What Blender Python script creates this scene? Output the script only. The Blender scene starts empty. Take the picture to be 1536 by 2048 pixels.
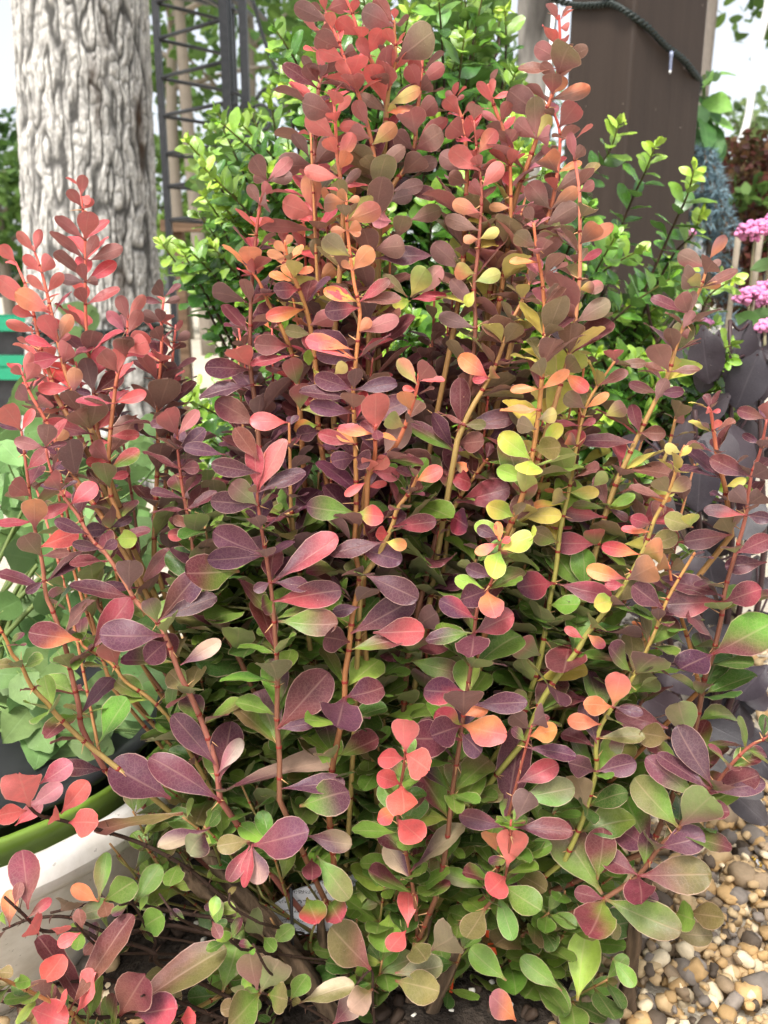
import bpy, math, random
import numpy as np

random.seed(7)
rng = np.random.default_rng(7)
R = math.radians
SC = bpy.context.scene
COL = SC.collection

# ------------------------------------------------------------------ camera
H = 0.52                      # camera height above the gravel
PITCH = R(14.5)
FPX = 1661.0                  # focal length in photograph pixels (1536 wide)
cam = bpy.data.cameras.new('camera')
cam.sensor_fit = 'HORIZONTAL'
cam.sensor_width = 3.69
cam.lens = 3.99
cam.clip_start = 0.01
cam.clip_end = 2000
cam.dof.use_dof = True
cam.dof.focus_distance = 0.50
cam.dof.aperture_fstop = 1.8
camo = bpy.data.objects.new('camera', cam)
camo.location = (0, 0, H)
camo.rotation_euler = (math.pi / 2 - PITCH, 0, 0)
COL.objects.link(camo)
SC.camera = camo

# ------------------------------------------------------------------ world, sun, exposure
SUN_EL, SUN_AZ = R(58), R(205)
world = bpy.data.worlds.new('World')
SC.world = world
world.use_nodes = True
nt = world.node_tree
nt.nodes.clear()
sky = nt.nodes.new('ShaderNodeTexSky')
sky.sky_type = 'NISHITA'
sky.sun_disc = False
sky.sun_elevation = SUN_EL
sky.sun_rotation = SUN_AZ
sky.air_density = 1.0
sky.dust_density = 4.0
sky.ozone_density = 1.0
hs = nt.nodes.new('ShaderNodeHueSaturation')      # thin bright cloud: the blue mostly washed out
hs.inputs['Saturation'].default_value = 0.3
hs.inputs['Value'].default_value = 1.0
bg = nt.nodes.new('ShaderNodeBackground')
bg.inputs['Strength'].default_value = 0.13
wo = nt.nodes.new('ShaderNodeOutputWorld')
nt.links.new(sky.outputs[0], hs.inputs['Color'])
nt.links.new(hs.outputs[0], bg.inputs['Color'])
nt.links.new(bg.outputs[0], wo.inputs['Surface'])

sl = bpy.data.lights.new('sun', 'SUN')
sl.energy = 1.5
sl.angle = R(14)
sl.color = (1.0, 0.96, 0.9)
so = bpy.data.objects.new('sun', sl)
so.rotation_euler = (math.pi / 2 - SUN_EL, 0, math.pi - SUN_AZ)
COL.objects.link(so)

SC.view_settings.view_transform = 'Standard'
SC.view_settings.look = 'None'
SC.view_settings.gamma = 1.0
SC.view_settings.exposure = 1.28
SC.cycles.use_denoising = True
SC.cycles.max_bounces = 6
SC.cycles.diffuse_bounces = 4
SC.cycles.use_adaptive_sampling = True
SC.cycles.adaptive_threshold = 0.03
SC.cycles.transparent_max_bounces = 6

# ------------------------------------------------------------------ helpers
CP, SP = math.cos(PITCH), math.sin(PITCH)
CX = np.array([1.0, 0, 0]); CUP = np.array([0, SP, CP]); CFW = np.array([0, CP, -SP])
CAM = np.array([0, 0, H])

def ray(px, py):
    return CX * ((px - 768) / FPX) + CUP * ((1024 - py) / FPX) + CFW
def P(px, py, Y):
    d = ray(px, py); return CAM + d * (Y / d[1])
def G(px, py, z=0.0):
    d = ray(px, py); return CAM + d * ((z - H) / d[2])
def proj(p):
    q = np.asarray(p, float) - CAM
    d = q @ CFW
    return 768 + FPX * (q @ CX) / d, 1024 - FPX * (q @ CUP) / d
def depth(p):
    return (np.asarray(p, float) - CAM) @ CFW
def unit(v):
    v = np.asarray(v, float); return v / (np.linalg.norm(v, axis=-1, keepdims=True) + 1e-12)
def lin(c):
    c = np.asarray(c, float); return np.where(c <= 0.04045, c / 12.92, ((c + 0.055) / 1.055) ** 2.4)

def h2(ix, iy, s):
    v = np.sin(ix * 127.1 + iy * 311.7 + s * 74.7) * 43758.5453
    return v - np.floor(v)
def vnoise(x, y, s=0, per=None):
    ix, iy = np.floor(x), np.floor(y); fx, fy = x - ix, y - iy
    fx = fx * fx * (3 - 2 * fx); fy = fy * fy * (3 - 2 * fy)
    a, b = ix, ix + 1
    if per: a, b = a % per, b % per
    return (h2(a, iy, s) * (1 - fx) + h2(b, iy, s) * fx) * (1 - fy) + (h2(a, iy + 1, s) * (1 - fx) + h2(b, iy + 1, s) * fx) * fy

def link(o, parent=None, loc=(0, 0, 0)):
    COL.objects.link(o)
    loc = np.asarray(loc, float)
    if parent is not None:
        o.parent = parent
        o.location = loc - np.array(parent['_w'])
    else:
        o.location = loc
    o['_w'] = [float(a) for a in loc]
    return o
def empty(name, loc, label, cat, group=None):
    o = bpy.data.objects.new(name, None)
    o.empty_display_size = 0.02
    link(o, None, loc)
    return tag(o, label, cat, group)
def tag(o, label=None, cat=None, group=None, kind=None):
    if label: o['label'] = label
    if cat: o['category'] = cat
    if group: o['group'] = group
    if kind: o['kind'] = kind
    return o

def build(name, V, F, mat, parent=None, loc=None, col=None, uv=None, smooth=True):
    """V world-space vertices, F equal-size faces (array) or list; becomes one mesh object at loc."""
    V = np.asarray(V, float)
    if loc is None: loc = np.array(parent['_w']) if parent is not None else np.zeros(3)
    loc = np.asarray(loc, float)
    me = bpy.data.meshes.new(name)
    L = V - loc
    if isinstance(F, np.ndarray):
        k = F.shape[1]
        me.vertices.add(len(L)); me.vertices.foreach_set('co', L.astype(np.float32).ravel())
        me.loops.add(F.size); me.loops.foreach_set('vertex_index', F.astype(np.int32).ravel())
        me.polygons.add(len(F)); me.polygons.foreach_set('loop_start', np.arange(0, F.size, k, dtype=np.int32))
        me.polygons.foreach_set('loop_total', np.full(len(F), k, dtype=np.int32))
        me.update(calc_edges=True)
    else:
        me.from_pydata([tuple(v) for v in L], [], [tuple(int(i) for i in f) for f in F])
    if col is not None:
        c = np.ones((len(V), 4), np.float32); c[:, :3] = col
        a = me.attributes.new('Col', 'FLOAT_COLOR', 'POINT'); a.data.foreach_set('color', c.ravel())
    if uv is not None:
        a = me.attributes.new('luv', 'FLOAT2', 'POINT'); a.data.foreach_set('vector', np.asarray(uv, np.float32).ravel())
    me.polygons.foreach_set('use_smooth', np.full(len(me.polygons), smooth))
    me.materials.append(mat)
    me.validate()
    return link(bpy.data.objects.new(name, me), parent, loc)

class MB:
    """collects pieces of one part"""
    def __init__(s): s.V = []; s.F = []; s.C = []; s.n = 0
    def add(s, V, F, c=None):
        V = np.asarray(V, float); s.V.append(V)
        s.F += [tuple(int(i) + s.n for i in f) for f in F]
        if c is not None:
            c = np.asarray(c, float); s.C.append(np.broadcast_to(c, (len(V), 3)) if c.ndim == 1 else c)
        s.n += len(V); return s
    def build(s, name, mat, parent=None, loc=None, smooth=True):
        V = np.concatenate(s.V); c = np.concatenate(s.C) if s.C else None
        if loc is None and parent is None: loc = V.mean(0)
        return build(name, V, s.F, mat, parent, loc, c, smooth=smooth)

def tube(pts, rad, n=6, cap=True):
    pts = np.asarray(pts, float); m = len(pts)
    rad = np.broadcast_to(np.asarray(rad, float), (m,))
    t = unit(np.gradient(pts, axis=0))
    ref = np.array([0.31, 0.95, 0.05]) if abs(t[0][1]) < 0.9 else np.array([1.0, 0, 0])
    V = []
    u = unit(np.cross(t[0], ref))
    for i in range(m):
        u = unit(u - t[i] * (u @ t[i])); w = np.cross(t[i], u)
        a = np.arange(n) * 2 * math.pi / n
        V.append(pts[i] + rad[i] * (np.cos(a)[:, None] * u + np.sin(a)[:, None] * w))
    V = np.concatenate(V)
    F = [(i * n + j, i * n + (j + 1) % n, (i + 1) * n + (j + 1) % n, (i + 1) * n + j) for i in range(m - 1) for j in range(n)]
    if cap:
        F.append(tuple(range(n - 1, -1, -1))); F.append(tuple(range((m - 1) * n, m * n)))
    return V, F
def box(a, b, w, d, up=(0, 0, 1)):
    """bar from a to b with a w x d section"""
    a = np.asarray(a, float); b = np.asarray(b, float); t = unit(b - a)
    up = np.asarray(up, float)
    if abs(t @ up) > 0.95: up = np.array([0, 1.0, 0])
    s = unit(np.cross(t, up)); q = np.cross(s, t)
    V = [p + s * i * w / 2 + q * j * d / 2 for p in (a, b) for i, j in ((-1, -1), (1, -1), (1, 1), (-1, 1))]
    return np.array(V), [(0, 3, 2, 1), (4, 5, 6, 7), (0, 1, 5, 4), (1, 2, 6, 5), (2, 3, 7, 6), (3, 0, 4, 7)]
def smooth_path(pts, per=5):
    pts = np.asarray(pts, float)
    if len(pts) < 3: return np.linspace(pts[0], pts[-1], per + 1)
    q = np.vstack([2 * pts[0] - pts[1], pts, 2 * pts[-1] - pts[-2]])
    out = []
    for i in range(1, len(q) - 2):
        for k in range(per):
            t = k / per
            a, b, c, d = q[i - 1], q[i], q[i + 1], q[i + 2]
            out.append(0.5 * ((2 * b) + (c - a) * t + (2 * a - 5 * b + 4 * c - d) * t * t + (3 * b - a - 3 * c + d) * t ** 3))
    out.append(pts[-1])
    return np.array(out)

# ------------------------------------------------------------------ materials
class N:
    def __init__(s, name):
        s.m = bpy.data.materials.new(name); s.m.use_nodes = True
        s.t = s.m.node_tree; s.t.nodes.clear()
        s.out = s.t.nodes.new('ShaderNodeOutputMaterial')
    def n(s, typ, **kw):
        x = s.t.nodes.new('ShaderNode' + typ)
        for k, v in kw.items(): setattr(x, k, v)
        return x
    def l(s, a, b): s.t.links.new(a, b)
    def math(s, op, a, b=None, c=None, clamp=False):
        x = s.n('Math', operation=op, use_clamp=clamp)
        for i, v in enumerate((a, b, c)):
            if v is None: continue
            if hasattr(v, 'is_linked'): s.l(v, x.inputs[i])
            else: x.inputs[i].default_value = v
        return x.outputs[0]
    def mix(s, f, a, b, blend='MIX'):
        x = s.n('Mix', data_type='RGBA', blend_type=blend)
        for i, v in ((0, f), (6, a), (7, b)):
            if hasattr(v, 'is_linked'): s.l(v, x.inputs[i])
            elif i == 0: x.inputs[0].default_value = v
            else: x.inputs[i].default_value = (*v, 1)
        return x.outputs[2]
    def ramp(s, f, stops):
        x = s.n('ValToRGB'); e = x.color_ramp.elements
        while len(e) < len(stops): e.new(0.5)
        for el, (p, c) in zip(e, stops): el.position = p; el.color = (*c, 1) if len(c) == 3 else c
        s.l(f, x.inputs[0]); return x.outputs[0]
    def noise(s, scale, detail=3, rough=0.55, vec=None):
        x = s.n('TexNoise'); x.inputs['Scale'].default_value = scale
        x.inputs['Detail'].default_value = detail; x.inputs['Roughness'].default_value = rough
        if vec is not None: s.l(vec, x.inputs['Vector'])
        return x.outputs['Fac']
    def pos(s): return s.n('NewGeometry').outputs['Position']
    def attr(s, name):
        return s.n('Attribute', attribute_name=name)
    def bump(s, h, strength=0.3, dist=0.002):
        b = s.n('Bump'); b.inputs['Strength'].default_value = strength; b.inputs['Distance'].default_value = dist
        s.l(h, b.inputs['Height']); return b.outputs[0]
    def bsdf(s, col, rough=0.6, spec=0.4, normal=None, metal=0.0):
        b = s.n('BsdfPrincipled')
        if hasattr(col, 'is_linked'): s.l(col, b.inputs['Base Color'])
        else: b.inputs['Base Color'].default_value = (*col, 1)
        if hasattr(rough, 'is_linked'): s.l(rough, b.inputs['Roughness'])
        else: b.inputs['Roughness'].default_value = rough
        b.inputs['Specular IOR Level'].default_value = spec
        b.inputs['Metallic'].default_value = metal
        if normal is not None: s.l(normal, b.inputs['Normal'])
        return b.outputs[0]
    def done(s, sh): s.l(sh, s.out.inputs['Surface']); return s.m

def leaf_mat(name, rough=0.42, spec=0.4, trans=0.22, vein=0.25, laterals=7.0, back=(0.36, 0.33, 0.28), backmix=0.3,
             margin=0.3, margincol=(0.62, 0.42, 0.3), scorch=0.0, blotch=90.0, veincol=(0.85, 0.55, 0.42)):
    n = N(name)
    col = n.attr('Col').outputs['Color']
    luv = n.attr('luv'); sx = n.n('SeparateXYZ'); n.l(luv.outputs['Vector'], sx.inputs[0])
    u, v = sx.outputs[0], sx.outputs[1]
    av = n.math('ABSOLUTE', v)
    mid = n.math('SUBTRACT', 1.0, n.math('DIVIDE', av, 0.09, clamp=True))
    wob = n.math('MULTIPLY', n.noise(160, 2, vec=n.pos()), 0.16)
    ph = n.math('ADD', n.math('SUBTRACT', u, n.math('MULTIPLY', av, 0.24)), wob)
    tri = n.math('ABSOLUTE', n.math('SUBTRACT', n.math('FRACT', n.math('MULTIPLY', ph, laterals)), 0.5))
    lat = n.math('SUBTRACT', 1.0, n.math('DIVIDE', tri, 0.09, clamp=True))
    lat = n.math('MULTIPLY', lat, n.math('SUBTRACT', 0.75, n.math('MULTIPLY', av, 0.6)))
    veins = n.math('MAXIMUM', mid, n.math('MULTIPLY', lat, 0.55))
    bl = n.noise(blotch, 4, 0.6, n.pos())
    vo = n.n('TexVoronoi'); vo.feature = 'DISTANCE_TO_EDGE'; vo.inputs['Scale'].default_value = 420; n.l(n.pos(), vo.inputs['Vector'])
    net = n.math('SUBTRACT', 1.0, n.math('DIVIDE', vo.outputs['Distance'], 0.10, clamp=True))
    veins = n.math('MAXIMUM', veins, n.math('MULTIPLY', net, 0.34))
    val = n.math('ADD', 0.5, n.math('MULTIPLY', bl, 0.98))
    vv = n.n('CombineXYZ')
    for i in range(3): n.l(val, vv.inputs[i])
    c = n.mix(1.0, col, vv.outputs[0], 'MULTIPLY')
    light = n.mix(0.5, col, veincol)
    c = n.mix(n.math('MULTIPLY', veins, vein), c, light)
    if margin:
        e = n.math('GREATER_THAN', av, 0.955)
        c = n.mix(n.math('MULTIPLY', e, margin), c, margincol)
    speck = n.math('GREATER_THAN', n.noise(900, 1, 0.4, n.pos()), 0.80)
    c = n.mix(n.math('MULTIPLY', speck, 0.35), c, (0.75, 0.62, 0.5))
    if scorch:
        sc_ = n.math('MULTIPLY', n.math('SUBTRACT', n.noise(38, 4, 0.7, n.pos()), 0.70), 14, clamp=True)
        c = n.mix(n.math('MULTIPLY', sc_, scorch), c, (0.6, 0.45, 0.34))
    bf = n.n('NewGeometry').outputs['Backfacing']
    c = n.mix(n.math('MULTIPLY', bf, backmix), c, back)
    nb = n.bump(n.math('ADD', n.math('MULTIPLY', veins, -0.6), n.math('MULTIPLY', bl, 0.5)), 0.35, 0.0008)
    rg = n.math('ADD', n.math('MULTIPLY', n.noise(70, 3, vec=n.pos()), 0.3), rough - 0.15)
    rg = n.math('ADD', rg, n.math('MULTIPLY', bf, 0.2))
    p = n.bsdf(c, rg, spec, nb)
    t = n.n('BsdfTranslucent'); n.l(c, t.inputs['Color'])
    mx = n.n('MixShader'); mx.inputs[0].default_value = trans
    n.l(p, mx.inputs[1]); n.l(t.outputs[0], mx.inputs[2])
    return n.done(mx.outputs[0])

def attr_mat(name, rough=0.7, spec=0.3, nscale=60, amp=0.5, bump=0.3, bdist=0.002, stretch=None):
    n = N(name)
    col = n.attr('Col').outputs['Color']
    vec = n.pos()
    if stretch:
        mp = n.n('Mapping'); mp.inputs['Scale'].default_value = stretch; n.l(vec, mp.inputs['Vector']); vec = mp.outputs[0]
    f = n.noise(nscale, 5, 0.6, vec)
    val = n.math('ADD', 1 - amp / 2, n.math('MULTIPLY', f, amp))
    vv = n.n('CombineXYZ')
    for i in range(3): n.l(val, vv.inputs[i])
    return n.done(n.bsdf(n.mix(1.0, col, vv.outputs[0], 'MULTIPLY'), rough, spec, n.bump(f, bump, bdist)))
def noise_mat(name, c1, c2, scale=20, rough=0.6, spec=0.4, bump=0.2, bdist=0.002, metal=0.0, stretch=None, detail=4):
    n = N(name); vec = n.pos()
    if stretch:
        mp = n.n('Mapping'); mp.inputs['Scale'].default_value = stretch; n.l(vec, mp.inputs['Vector']); vec = mp.outputs[0]
    f = n.noise(scale, detail, 0.6, vec)
    return n.done(n.bsdf(n.ramp(f, [(0.3, c1), (0.7, c2)]), rough, spec, n.bump(f, bump, bdist), metal))

M = {}
M['barberry'] = leaf_mat('barberry_leaf', 0.44, 0.42, 0.22, 0.34, 7.0, (0.38, 0.27, 0.22), 0.35, 0.45, (0.66, 0.42, 0.33), 0.6)
M['holly'] = leaf_mat('holly_leaf', 0.24, 0.6, 0.13, 0.15, 8.0, (0.22, 0.32, 0.12), 0.4, 0.0, blotch=60, veincol=(0.4,0.6,0.25))
M['dark_leaf'] = leaf_mat('dark_leaf', 0.5, 0.4, 0.06, 0.3, 9.0, (0.07, 0.06, 0.062), 0.4, 0.0, blotch=50, veincol=(0.16,0.13,0.14))
M['herb'] = leaf_mat('herb_leaf', 0.55, 0.35, 0.25, 0.25, 8.0, (0.2, 0.32, 0.14), 0.4, 0.1, (0.4, 0.55, 0.3), 0.3, 60, veincol=(0.45,0.6,0.32))
M['tree_leaf'] = leaf_mat('tree_leaf', 0.55, 0.3, 0.4, 0.1, 6.0, (0.14, 0.22, 0.06), 0.2, 0.0, blotch=3, veincol=(0.3,0.4,0.15))
M['stem'] = attr_mat('stem_bark', 0.5, 0.35, 260, 0.6, 0.35, 0.0006, (1, 1, 0.35))
M['wood'] = attr_mat('woody_bark', 0.8, 0.2, 420, 0.9, 0.9, 0.0015, (1, 1, 0.25))
M['bark'] = attr_mat('tree_bark', 0.9, 0.15, 120, 0.7, 0.8, 0.004, (1, 1, 0.3))
M['stone'] = attr_mat('stone', 0.75, 0.3, 220, 0.55, 0.4, 0.001)
M['soft'] = attr_mat('soft', 0.7, 0.25, 90, 0.4, 0.2, 0.001)
M['iron'] = noise_mat('painted_iron', (0.022, 0.024, 0.028), (0.045, 0.046, 0.05), 60, 0.45, 0.5, 0.15)
M['cable'] = noise_mat('cable', (0.008, 0.014, 0.012), (0.016, 0.024, 0.02), 300, 0.5, 0.4, 0.2, 0.0005)

# ------------------------------------------------------------------ leaves
UU = np.array([0, 0.11, 0.23, 0.36, 0.5, 0.64, 0.77, 0.87, 0.94, 0.98, 1.0])
SHAPES = {
    'spoon': np.array([0.07, 0.12, 0.34, 0.65, 0.90, 1.0, 0.95, 0.79, 0.57, 0.35, 0.08]),
    'oval':  np.array([0.10, 0.30, 0.66, 0.90, 1.0, 0.97, 0.82, 0.60, 0.40, 0.21, 0.04]),
    'ovate': np.array([0.12, 0.62, 0.92, 1.0, 0.94, 0.80, 0.58, 0.36, 0.19, 0.08, 0.02]),
}
VV5 = np.array([-1, -0.55, 0, 0.55, 1.0])
VV3 = np.array([-1, 0, 1.0])
def leaf_faces(r, c):
    return np.array([(i * c + j, i * c + j + 1, (i + 1) * c + j + 1, (i + 1) * c + j) for i in range(r - 1) for j in range(c - 1)])
def leaf_batch(B, D, Nn, L, W, bend, fold, cA, cB, shape='spoon', fine=True, twist=None, basecol=None, jag=0.0):
    """vectorised leaves -> (N, k, 3) vertices, (N, k, 3) colours, (k, 2) uv, face template"""
    vv = VV5 if fine else VV3
    rows = np.arange(len(UU)) if fine else np.array([0, 2, 4, 6, 8, 10])
    uu, ww = UU[rows], SHAPES[shape][rows]
    n = len(B); D = unit(D); Nn = unit(Nn - D * (Nn * D).sum(-1, keepdims=True)); S = np.cross(D, Nn)
    L, W, bend, fold = (np.broadcast_to(np.asarray(a, float), (n,)) for a in (L, W, bend, fold))
    u = uu[None, :, None]; v = vv[None, None, :]
    wid = np.repeat(ww[None], n, 0)
    asym = rng.normal(0, 0.06, (n, 1, 1))
    edge = 1 + jag * rng.normal(0, 1, (n, len(uu), len(vv))) * (np.abs(v) > 0.9)
    x = (L[:, None, None] * u) * np.ones_like(v)
    y = W[:, None, None] / 2 * wid[:, :, None] * (v + asym * (1 - v * v) ) * edge
    tw_ = rng.normal(0, 0.3, (n, 1, 1))
    wave = 0.05 * rng.normal(0, 1, (n, 1, 1)) * np.sin(u * 5 + 6.28 * rng.random((n, 1, 1))) * v
    z = L[:, None, None] * (-bend[:, None, None] * u * u + wave * wid[:, :, None]) + fold[:, None, None] * (0.5 * np.abs(y) + y * y / (W[:, None, None] * 0.5 + 1e-9) * 0.6) + tw_ * u * y
    z = z + L[:, None, None] * 0.012 * rng.normal(0, 1, (n, len(uu), len(vv))) * (np.abs(v) > 0.5)
    x = x - L[:, None, None] * 0.35 * np.abs(bend)[:, None, None] * u ** 3 * 0.6
    V = B[:, None, None, :] + x[..., None] * D[:, None, None, :] + y[..., None] * S[:, None, None, :] + z[..., None] * Nn[:, None, None, :]
    # colour: A at the base, B towards the tip, with a ragged diagonal border
    k = np.clip((u + 0.35 * v * rng.normal(0, 0.8, (n, 1, 1)) + rng.normal(0, 0.09, (n, 1, 1)) - 0.3) / 0.45, 0, 1)[..., None]
    C = cA[:, None, None, :] * (1 - k) + cB[:, None, None, :] * k
    if basecol is not None:
        kb = np.clip(1 - u / 0.16, 0, 1)[..., None] * 0.8 * np.ones_like(v)[..., None]
        C = C * (1 - kb) + np.asarray(basecol) * kb
    uv = np.stack(np.broadcast_arrays(uu[:, None], vv[None, :]), -1).reshape(-1, 2)
    return V.reshape(n, -1, 3), C.reshape(n, -1, 3), uv, leaf_faces(len(uu), len(vv))
def joined(name, batch, mat, parent, sel=None, kind='stuff'):
    V, C, uv, F = batch
    if sel is not None: V, C = V[sel], C[sel]
    n, k = V.shape[:2]
    FF = (F[None] + (np.arange(n) * k)[:, None, None]).reshape(-1, 4)
    o = build(name, V.reshape(-1, 3), FF, mat, parent, None, C.reshape(-1, 3), np.tile(uv, (n, 1)))
    if kind: o['kind'] = kind
    return o
def single(name, batch, i, mat, parent):
    V, C, uv, F = batch
    return build(name, V[i], F, mat, parent, V[i][0:len(V[i])].mean(0), C[i], uv)

CODES = {k: lin(v) for k, v in {
    'c': (0.86, 0.37, 0.37), 'o': (0.90, 0.54, 0.34), 'r': (0.67, 0.28, 0.31), 'm': (0.43, 0.21, 0.235),
    'p': (0.355, 0.195, 0.25), 'u': (0.49, 0.305, 0.265), 'y': (0.78, 0.74, 0.34), 'l': (0.60, 0.71, 0.30),
    'g': (0.42, 0.535, 0.21), 'd': (0.27, 0.39, 0.15), 'b': (0.47, 0.43, 0.26), 'k': (0.68, 0.41, 0.42),
    't': (0.74, 0.64, 0.53)}.items()}
def code_cols(codes):
    A = np.array([CODES[c[0]] for c in codes]); Bc = np.array([CODES[c[-1]] for c in codes])
    n = len(codes)
    j = rng.normal(1, 0.07, (n, 3)) * rng.normal(1, 0.10, (n, 1))
    return np.clip(A * j, 0.005, 0.9), np.clip(Bc * j * rng.normal(1, 0.05, (n, 3)), 0.005, 0.9)

# ================================================================== THE SETTING
# ------------------------------------------------------------------ ground
n = N('ground')
far = n.noise(0.9, 5, 0.6, n.pos()); fine = n.noise(55, 5, 0.65, n.pos())
gcol = n.ramp(far, [(0.3, (0.52, 0.46, 0.36)), (0.65, (0.62, 0.57, 0.47))])
gcol = n.mix(n.math('MULTIPLY', fine, 0.7), gcol, (0.34, 0.28, 0.20))
M['ground'] = n.done(n.bsdf(gcol, 0.9, 0.2, n.bump(fine, 0.8, 0.01)))
xs = np.concatenate([[-400, -80, -20, -6], np.linspace(-3, 3, 41), [6, 20, 80, 400]])
ys = np.concatenate([[-60, -6, -2], np.linspace(-0.5, 6, 45), [12, 30, 90, 400, 900]])
gx, gy = np.meshgrid(xs, ys)
gz = -0.012 + 0.008 * vnoise(gx * 4, gy * 4, 3)
gz = np.where((np.abs(gx) > 4) | (gy > 7), -0.012, gz)
GV = np.stack([gx, gy, gz], -1).reshape(-1, 3)
w_ = len(xs)
GF = np.array([(i * w_ + j, i * w_ + j + 1, (i + 1) * w_ + j + 1, (i + 1) * w_ + j) for i in range(len(ys) - 1) for j in range(w_ - 1)])
tag(build('ground', GV, GF, M['ground']), kind='structure')

# dark damp soil under the shrubs
a = np.linspace(0, 2 * math.pi, 40, endpoint=False)
V, F = [np.array([[-0.03, 0.58, 0.012]])], []
for k, rr in enumerate((0.08, 0.18, 0.28, 0.37)):
    wob = 1 + 0.18 * vnoise(a * 2.2, a * 0 + k, 5, None)
    q = np.stack([-0.03 + rr * 0.55 * wob * np.cos(a), 0.58 + rr * 0.42 * wob * np.sin(a), 0.012 + 0.008 * h2(a * 9, a, k) - 0.02 * (k == 3)], -1)
    V.append(q)
F += [(0, 1 + j, 1 + (j + 1) % 40) for j in range(40)]
F += [(1 + k * 40 + j, 1 + (k + 1) * 40 + j, 1 + (k + 1) * 40 + (j + 1) % 40, 1 + k * 40 + (j + 1) % 40) for k in range(3) for j in range(40)]
M['soil'] = noise_mat('soil', (0.012, 0.009, 0.007), (0.055, 0.042, 0.032), 130, 0.95, 0.2, 1.0, 0.008)
tag(build('soil', np.concatenate(V), F, M['soil']), kind='structure')

# gravel: thousands of loose pebbles
def icosa():
    t = (1 + 5 ** 0.5) / 2
    v = unit(np.array([(-1, t, 0), (1, t, 0), (-1, -t, 0), (1, -t, 0), (0, -1, t), (0, 1, t), (0, -1, -t), (0, 1, -t), (t, 0, -1), (t, 0, 1), (-t, 0, -1), (-t, 0, 1)]))
    f = [(0, 11, 5), (0, 5, 1), (0, 1, 7), (0, 7, 10), (0, 10, 11), (1, 5, 9), (5, 11, 4), (11, 10, 2), (10, 7, 6), (7, 1, 8), (3, 9, 4), (3, 4, 2), (3, 2, 6), (3, 6, 8), (3, 8, 9), (4, 9, 5), (2, 4, 11), (6, 2, 10), (8, 6, 7), (9, 8, 1)]
    return v, f
def ico2():
    v, f = icosa(); v = list(v); g = []; cache = {}
    def md(i, j):
        k = (min(i, j), max(i, j))
        if k not in cache: cache[k] = len(v); v.append(unit(v[i] + v[j]))
        return cache[k]
    for a_, b_, c_ in f:
        x, y, z = md(a_, b_), md(b_, c_), md(c_, a_); g += [(a_, x, z), (b_, y, x), (c_, z, y), (x, y, z)]
    return np.array(v), np.array(g)
IV, IF = ico2()
def rand_rot(n):
    q = unit(rng.normal(0, 1, (n, 4))); w, x, y, z = q.T
    return np.stack([1 - 2 * (y * y + z * z), 2 * (x * y - z * w), 2 * (x * z + y * w), 2 * (x * y + z * w), 1 - 2 * (x * x + z * z), 2 * (y * z - x * w), 2 * (x * z - y * w), 2 * (y * z + x * w), 1 - 2 * (x * x + y * y)], -1).reshape(n, 3, 3)
def pebbles(pos, size, cols, flat=0.65):
    n = len(pos)
    sc = size[:, None] * np.stack([rng.uniform(0.85, 1.35, n), rng.uniform(0.7, 1.05, n), rng.uniform(0.5, 0.85, n)], -1)
    lob = 1 + 0.16 * np.einsum('nk,vk->nv', rng.normal(0, 1, (n, 3)), np.sin(IV * 2.6 + 1.0)) + 0.09 * rng.normal(0, 1, (n, len(IV)))
    v = np.clip(IV[None] * lob[..., None], -0.74, 0.78) * 1.22 * sc[:, None, :]
    Rm = rand_rot(n)
    v = np.einsum('nij,nvj->nvi', Rm, v)
    v[..., 2] *= 0.8
    v = v + pos[:, None, :]
    F = (IF[None] + (np.arange(n) * len(IV))[:, None, None]).reshape(-1, 3)
    return v.reshape(-1, 3), F, np.repeat(cols, len(IV), 0)
STONE = lin(np.array([(0.74, 0.63, 0.47), (0.84, 0.77, 0.64), (0.56, 0.48, 0.38), (0.70, 0.57, 0.39), (0.49, 0.45, 0.41), (0.76, 0.66, 0.50), (0.36, 0.31, 0.26)]))
pos, siz = [], []
for x0, x1, y0, y1, cnt in ((0.08, 0.75, 0.36, 0.8, 6800), (0.08, 0.9, 0.8, 1.3, 2200), (-0.5, 0.08, 0.36, 1.2, 2400)):
    q = np.stack([rng.uniform(x0, x1, cnt), rng.uniform(y0, y1, cnt), rng.uniform(-0.008, 0.012, cnt)], -1)
    pos.append(q); siz.append(np.clip(rng.lognormal(math.log(0.0047), 0.42, cnt), 0.0022, 0.013))
pos, siz = np.concatenate(pos), np.concatenate(siz)
keep = ~((((pos[:, 0] + 0.03) / 0.18) ** 2 + ((pos[:, 1] - 0.58) / 0.14) ** 2 < 1) & (rng.random(len(pos)) < 0.93))
pos, siz = pos[keep], siz[keep]
cc = STONE[rng.choice(7, len(pos), p=[.22, .12, .2, .2, .12, .06, .08])] * rng.normal(1, 0.12, (len(pos), 1))
V, F, C = pebbles(pos, siz, np.clip(cc, 0.02, 0.85))
tag(build('gravel', V, F, M['stone'], col=C), 'loose tan and cream pebbles covering the ground', 'gravel', kind='stuff')
# white perlite and bark crumbs on the soil
k = 420
q = np.stack([-0.03 + rng.normal(0, 0.08, k), 0.58 + rng.normal(0, 0.06, k), rng.uniform(0.014, 0.024, k)], -1)
cc = np.where(rng.random((k, 1)) < 0.3, lin(np.array([[0.85, 0.83, 0.78]])), lin(np.array([[0.22, 0.17, 0.13]])))
V, F, C = pebbles(q, np.where(cc[:, 0] > 0.3, 0.0022, 0.005) * rng.uniform(0.6, 1.4, k), cc)
tag(build('soil_crumbs', V, F, M['stone'], col=C), 'white perlite grains and dark bark crumbs on the soil', 'soil crumbs', kind='stuff')

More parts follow.
